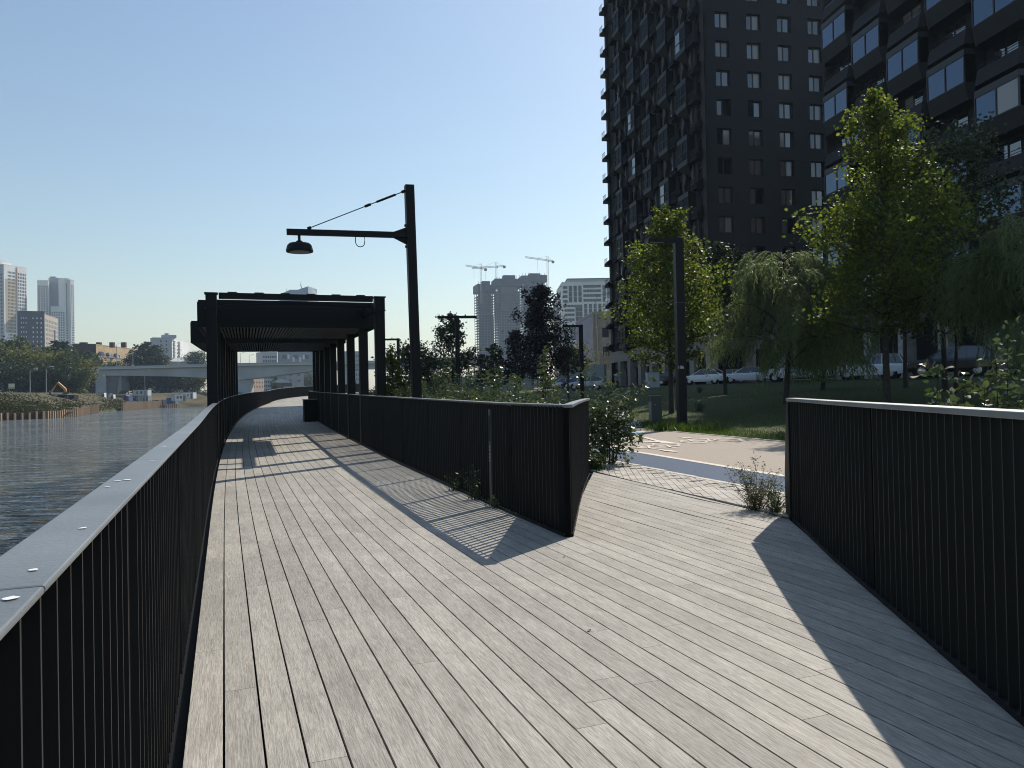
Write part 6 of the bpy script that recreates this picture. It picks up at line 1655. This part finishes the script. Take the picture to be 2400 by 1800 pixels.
# --- person in the distance
import bmesh
def person(loc, rz, label):
    o = thing('person', loc, label, 'person', rz)
    def skin(name, verts, edges, radii, m, par, root=0):
        me = bpy.data.meshes.new(name); me.from_pydata(verts, edges, []); ob = bpy.data.objects.new(name, me); C.objects.link(ob)
        sk = ob.modifiers.new('skin', 'SKIN'); me.skin_vertices[0].data[0].use_root = False
        for i, r_ in enumerate(radii): me.skin_vertices[0].data[i].radius = (r_, r_) if not isinstance(r_, tuple) else r_
        me.skin_vertices[0].data[root].use_root = True
        sb = ob.modifiers.new('sub', 'SUBSURF'); sb.levels = 2; sb.render_levels = 2
        dg = bpy.context.evaluated_depsgraph_get(); m2 = bpy.data.meshes.new_from_object(ob.evaluated_get(dg)); bpy.data.objects.remove(ob); m2.name = name; m2.materials.clear(); m2.materials.append(m); m2.polygons.foreach_set('use_smooth', [True]*len(m2.polygons))
        return obj(name, m2, par)
    sknm = mat('skin', (.45, .28, .21), .5); hairm = mat('dark_hair', (.02, .016, .013), .6); shirt = mat('teal_shirt', (.10, .20, .22), .8); trs = mat('dark_trousers', (.03, .032, .04), .8)
    V = [(0, 0, .95), (0, 0, 1.15), (0, 0, 1.38), (0, 0, 1.48), (0, -.01, 1.56), (0, -.02, 1.66)]
    Ed = [(0, 1), (1, 2), (2, 3), (3, 4), (4, 5)]; R = [(.16, .11), (.15, .10), (.17, .10), .06, .055, (.085, .10)]
    def add(pt, pr, r_): V.append(pt); R.append(r_); Ed.append((pr, len(V)-1)); return len(V)-1
    for sg_ in (-1, 1):
        h = add((sg_*.10, 0, .88), 0, .095); k = add((sg_*.11, -.04+.05*sg_, .50), h, .065); a = add((sg_*.11, .02+.12*sg_, .09), k, .045); add((sg_*.12, -.10+.12*sg_, .04), a, .04)
        sh = add((sg_*.19, 0, 1.40), 2, .06); e = add((sg_*.25, .02, 1.12), sh, .045); wv = add((sg_*.26, -.08, .88), e, .034); hd_ = add((sg_*.26, -.10, .80), wv, .036)
        for fi in range(4): add((sg_*(.235+.016*fi), -.115+.004*fi, .715+abs(fi-1.5)*.006), hd_, .010)
        add((sg_*.225, -.13, .77), hd_, .011)
    body = skin('body', V, Ed, R, sknm, o)
    skin('shirt', [(0, 0, .92), (0, 0, 1.15), (0, 0, 1.39), (0, 0, 1.47), (-.19, 0, 1.40), (-.235, .01, 1.2), (.19, 0, 1.40), (.235, .01, 1.2)], [(0, 1), (1, 2), (2, 3), (2, 4), (4, 5), (2, 6), (6, 7)], [(.18, .125), (.165, .115), (.185, .115), .075, .075, .062, .075, .062], shirt, o, 1)
    vt_ = [(0, 0, .97)]; et = []; rt_ = [(.17, .12)]
    for sg_ in (-1, 1):
        b0 = len(vt_); vt_ += [(sg_*.10, 0, .86), (sg_*.11, -.04+.05*sg_, .50), (sg_*.11, .02+.12*sg_, .11)]; et += [(0, b0), (b0, b0+1), (b0+1, b0+2)]; rt_ += [.11, .08, .065]
    skin('trousers', vt_, et, rt_, trs, o)
    part('hair', MB().lathe([(.0, .115), (.05, .11), (.09, .07), (.105, .0), (.10, -.05)], (0, .012, 1.66), 14), hairm, o, smooth=True)
    part('face_feature', MB().box((-.034, -.112, 1.665), (.022, .012, .010)).box((.034, -.112, 1.665), (.022, .012, .010)).box((0, -.118, 1.635), (.018, .02, .035)).box((0, -.108, 1.60), (.045, .012, .010)), mat('face_dark', (.15, .07, .06), .6), o)
    for sg_ in (-1, 1): part('ear', MB().box((sg_*.092, .0, 1.645), (.014, .03, .05)), sknm, o); part('shoe', MB().box((sg_*.115, -.05+.12*sg_, .035), (.09, .25, .07)), trs, o)
    return o
p = at(1446, 880, 70); person((p.x, p.y, ter(p.x, p.y)+.01), .6, 'person in a teal shirt and dark trousers standing behind the leaning branch')
# number on the window of the faceted block, lettering plane turned to the street
TXT.matrix_local = Matrix.Translation(lb(CW*3.5+.1, PB+.012, zb0+FH*4+.62+.62)) @ Matrix(((D1.x, 0, ND.x, 0), (D1.y, 0, ND.y, 0), (0, 1, 0, 0), (0, 0, 0, 1)))

# ------------------------------------------------------------------ air
hz = bpy.data.materials.new('haze_air'); hz.use_nodes = True; t = hz.node_tree; t.nodes.clear()
pv_ = t.nodes.new('ShaderNodeVolumePrincipled'); pv_.inputs['Color'].default_value = (.62, .80, 1, 1); pv_.inputs['Density'].default_value = .00016; pv_.inputs['Anisotropy'].default_value = .25
ho_ = t.nodes.new('ShaderNodeOutputMaterial'); t.links.new(pv_.outputs[0], ho_.inputs['Volume'])
part('haze', MB().pbox((-4300, -4300, -5), (8600, 0, 0), (0, 8600, 0), (0, 0, 205)), hz, None, kind='stuff')
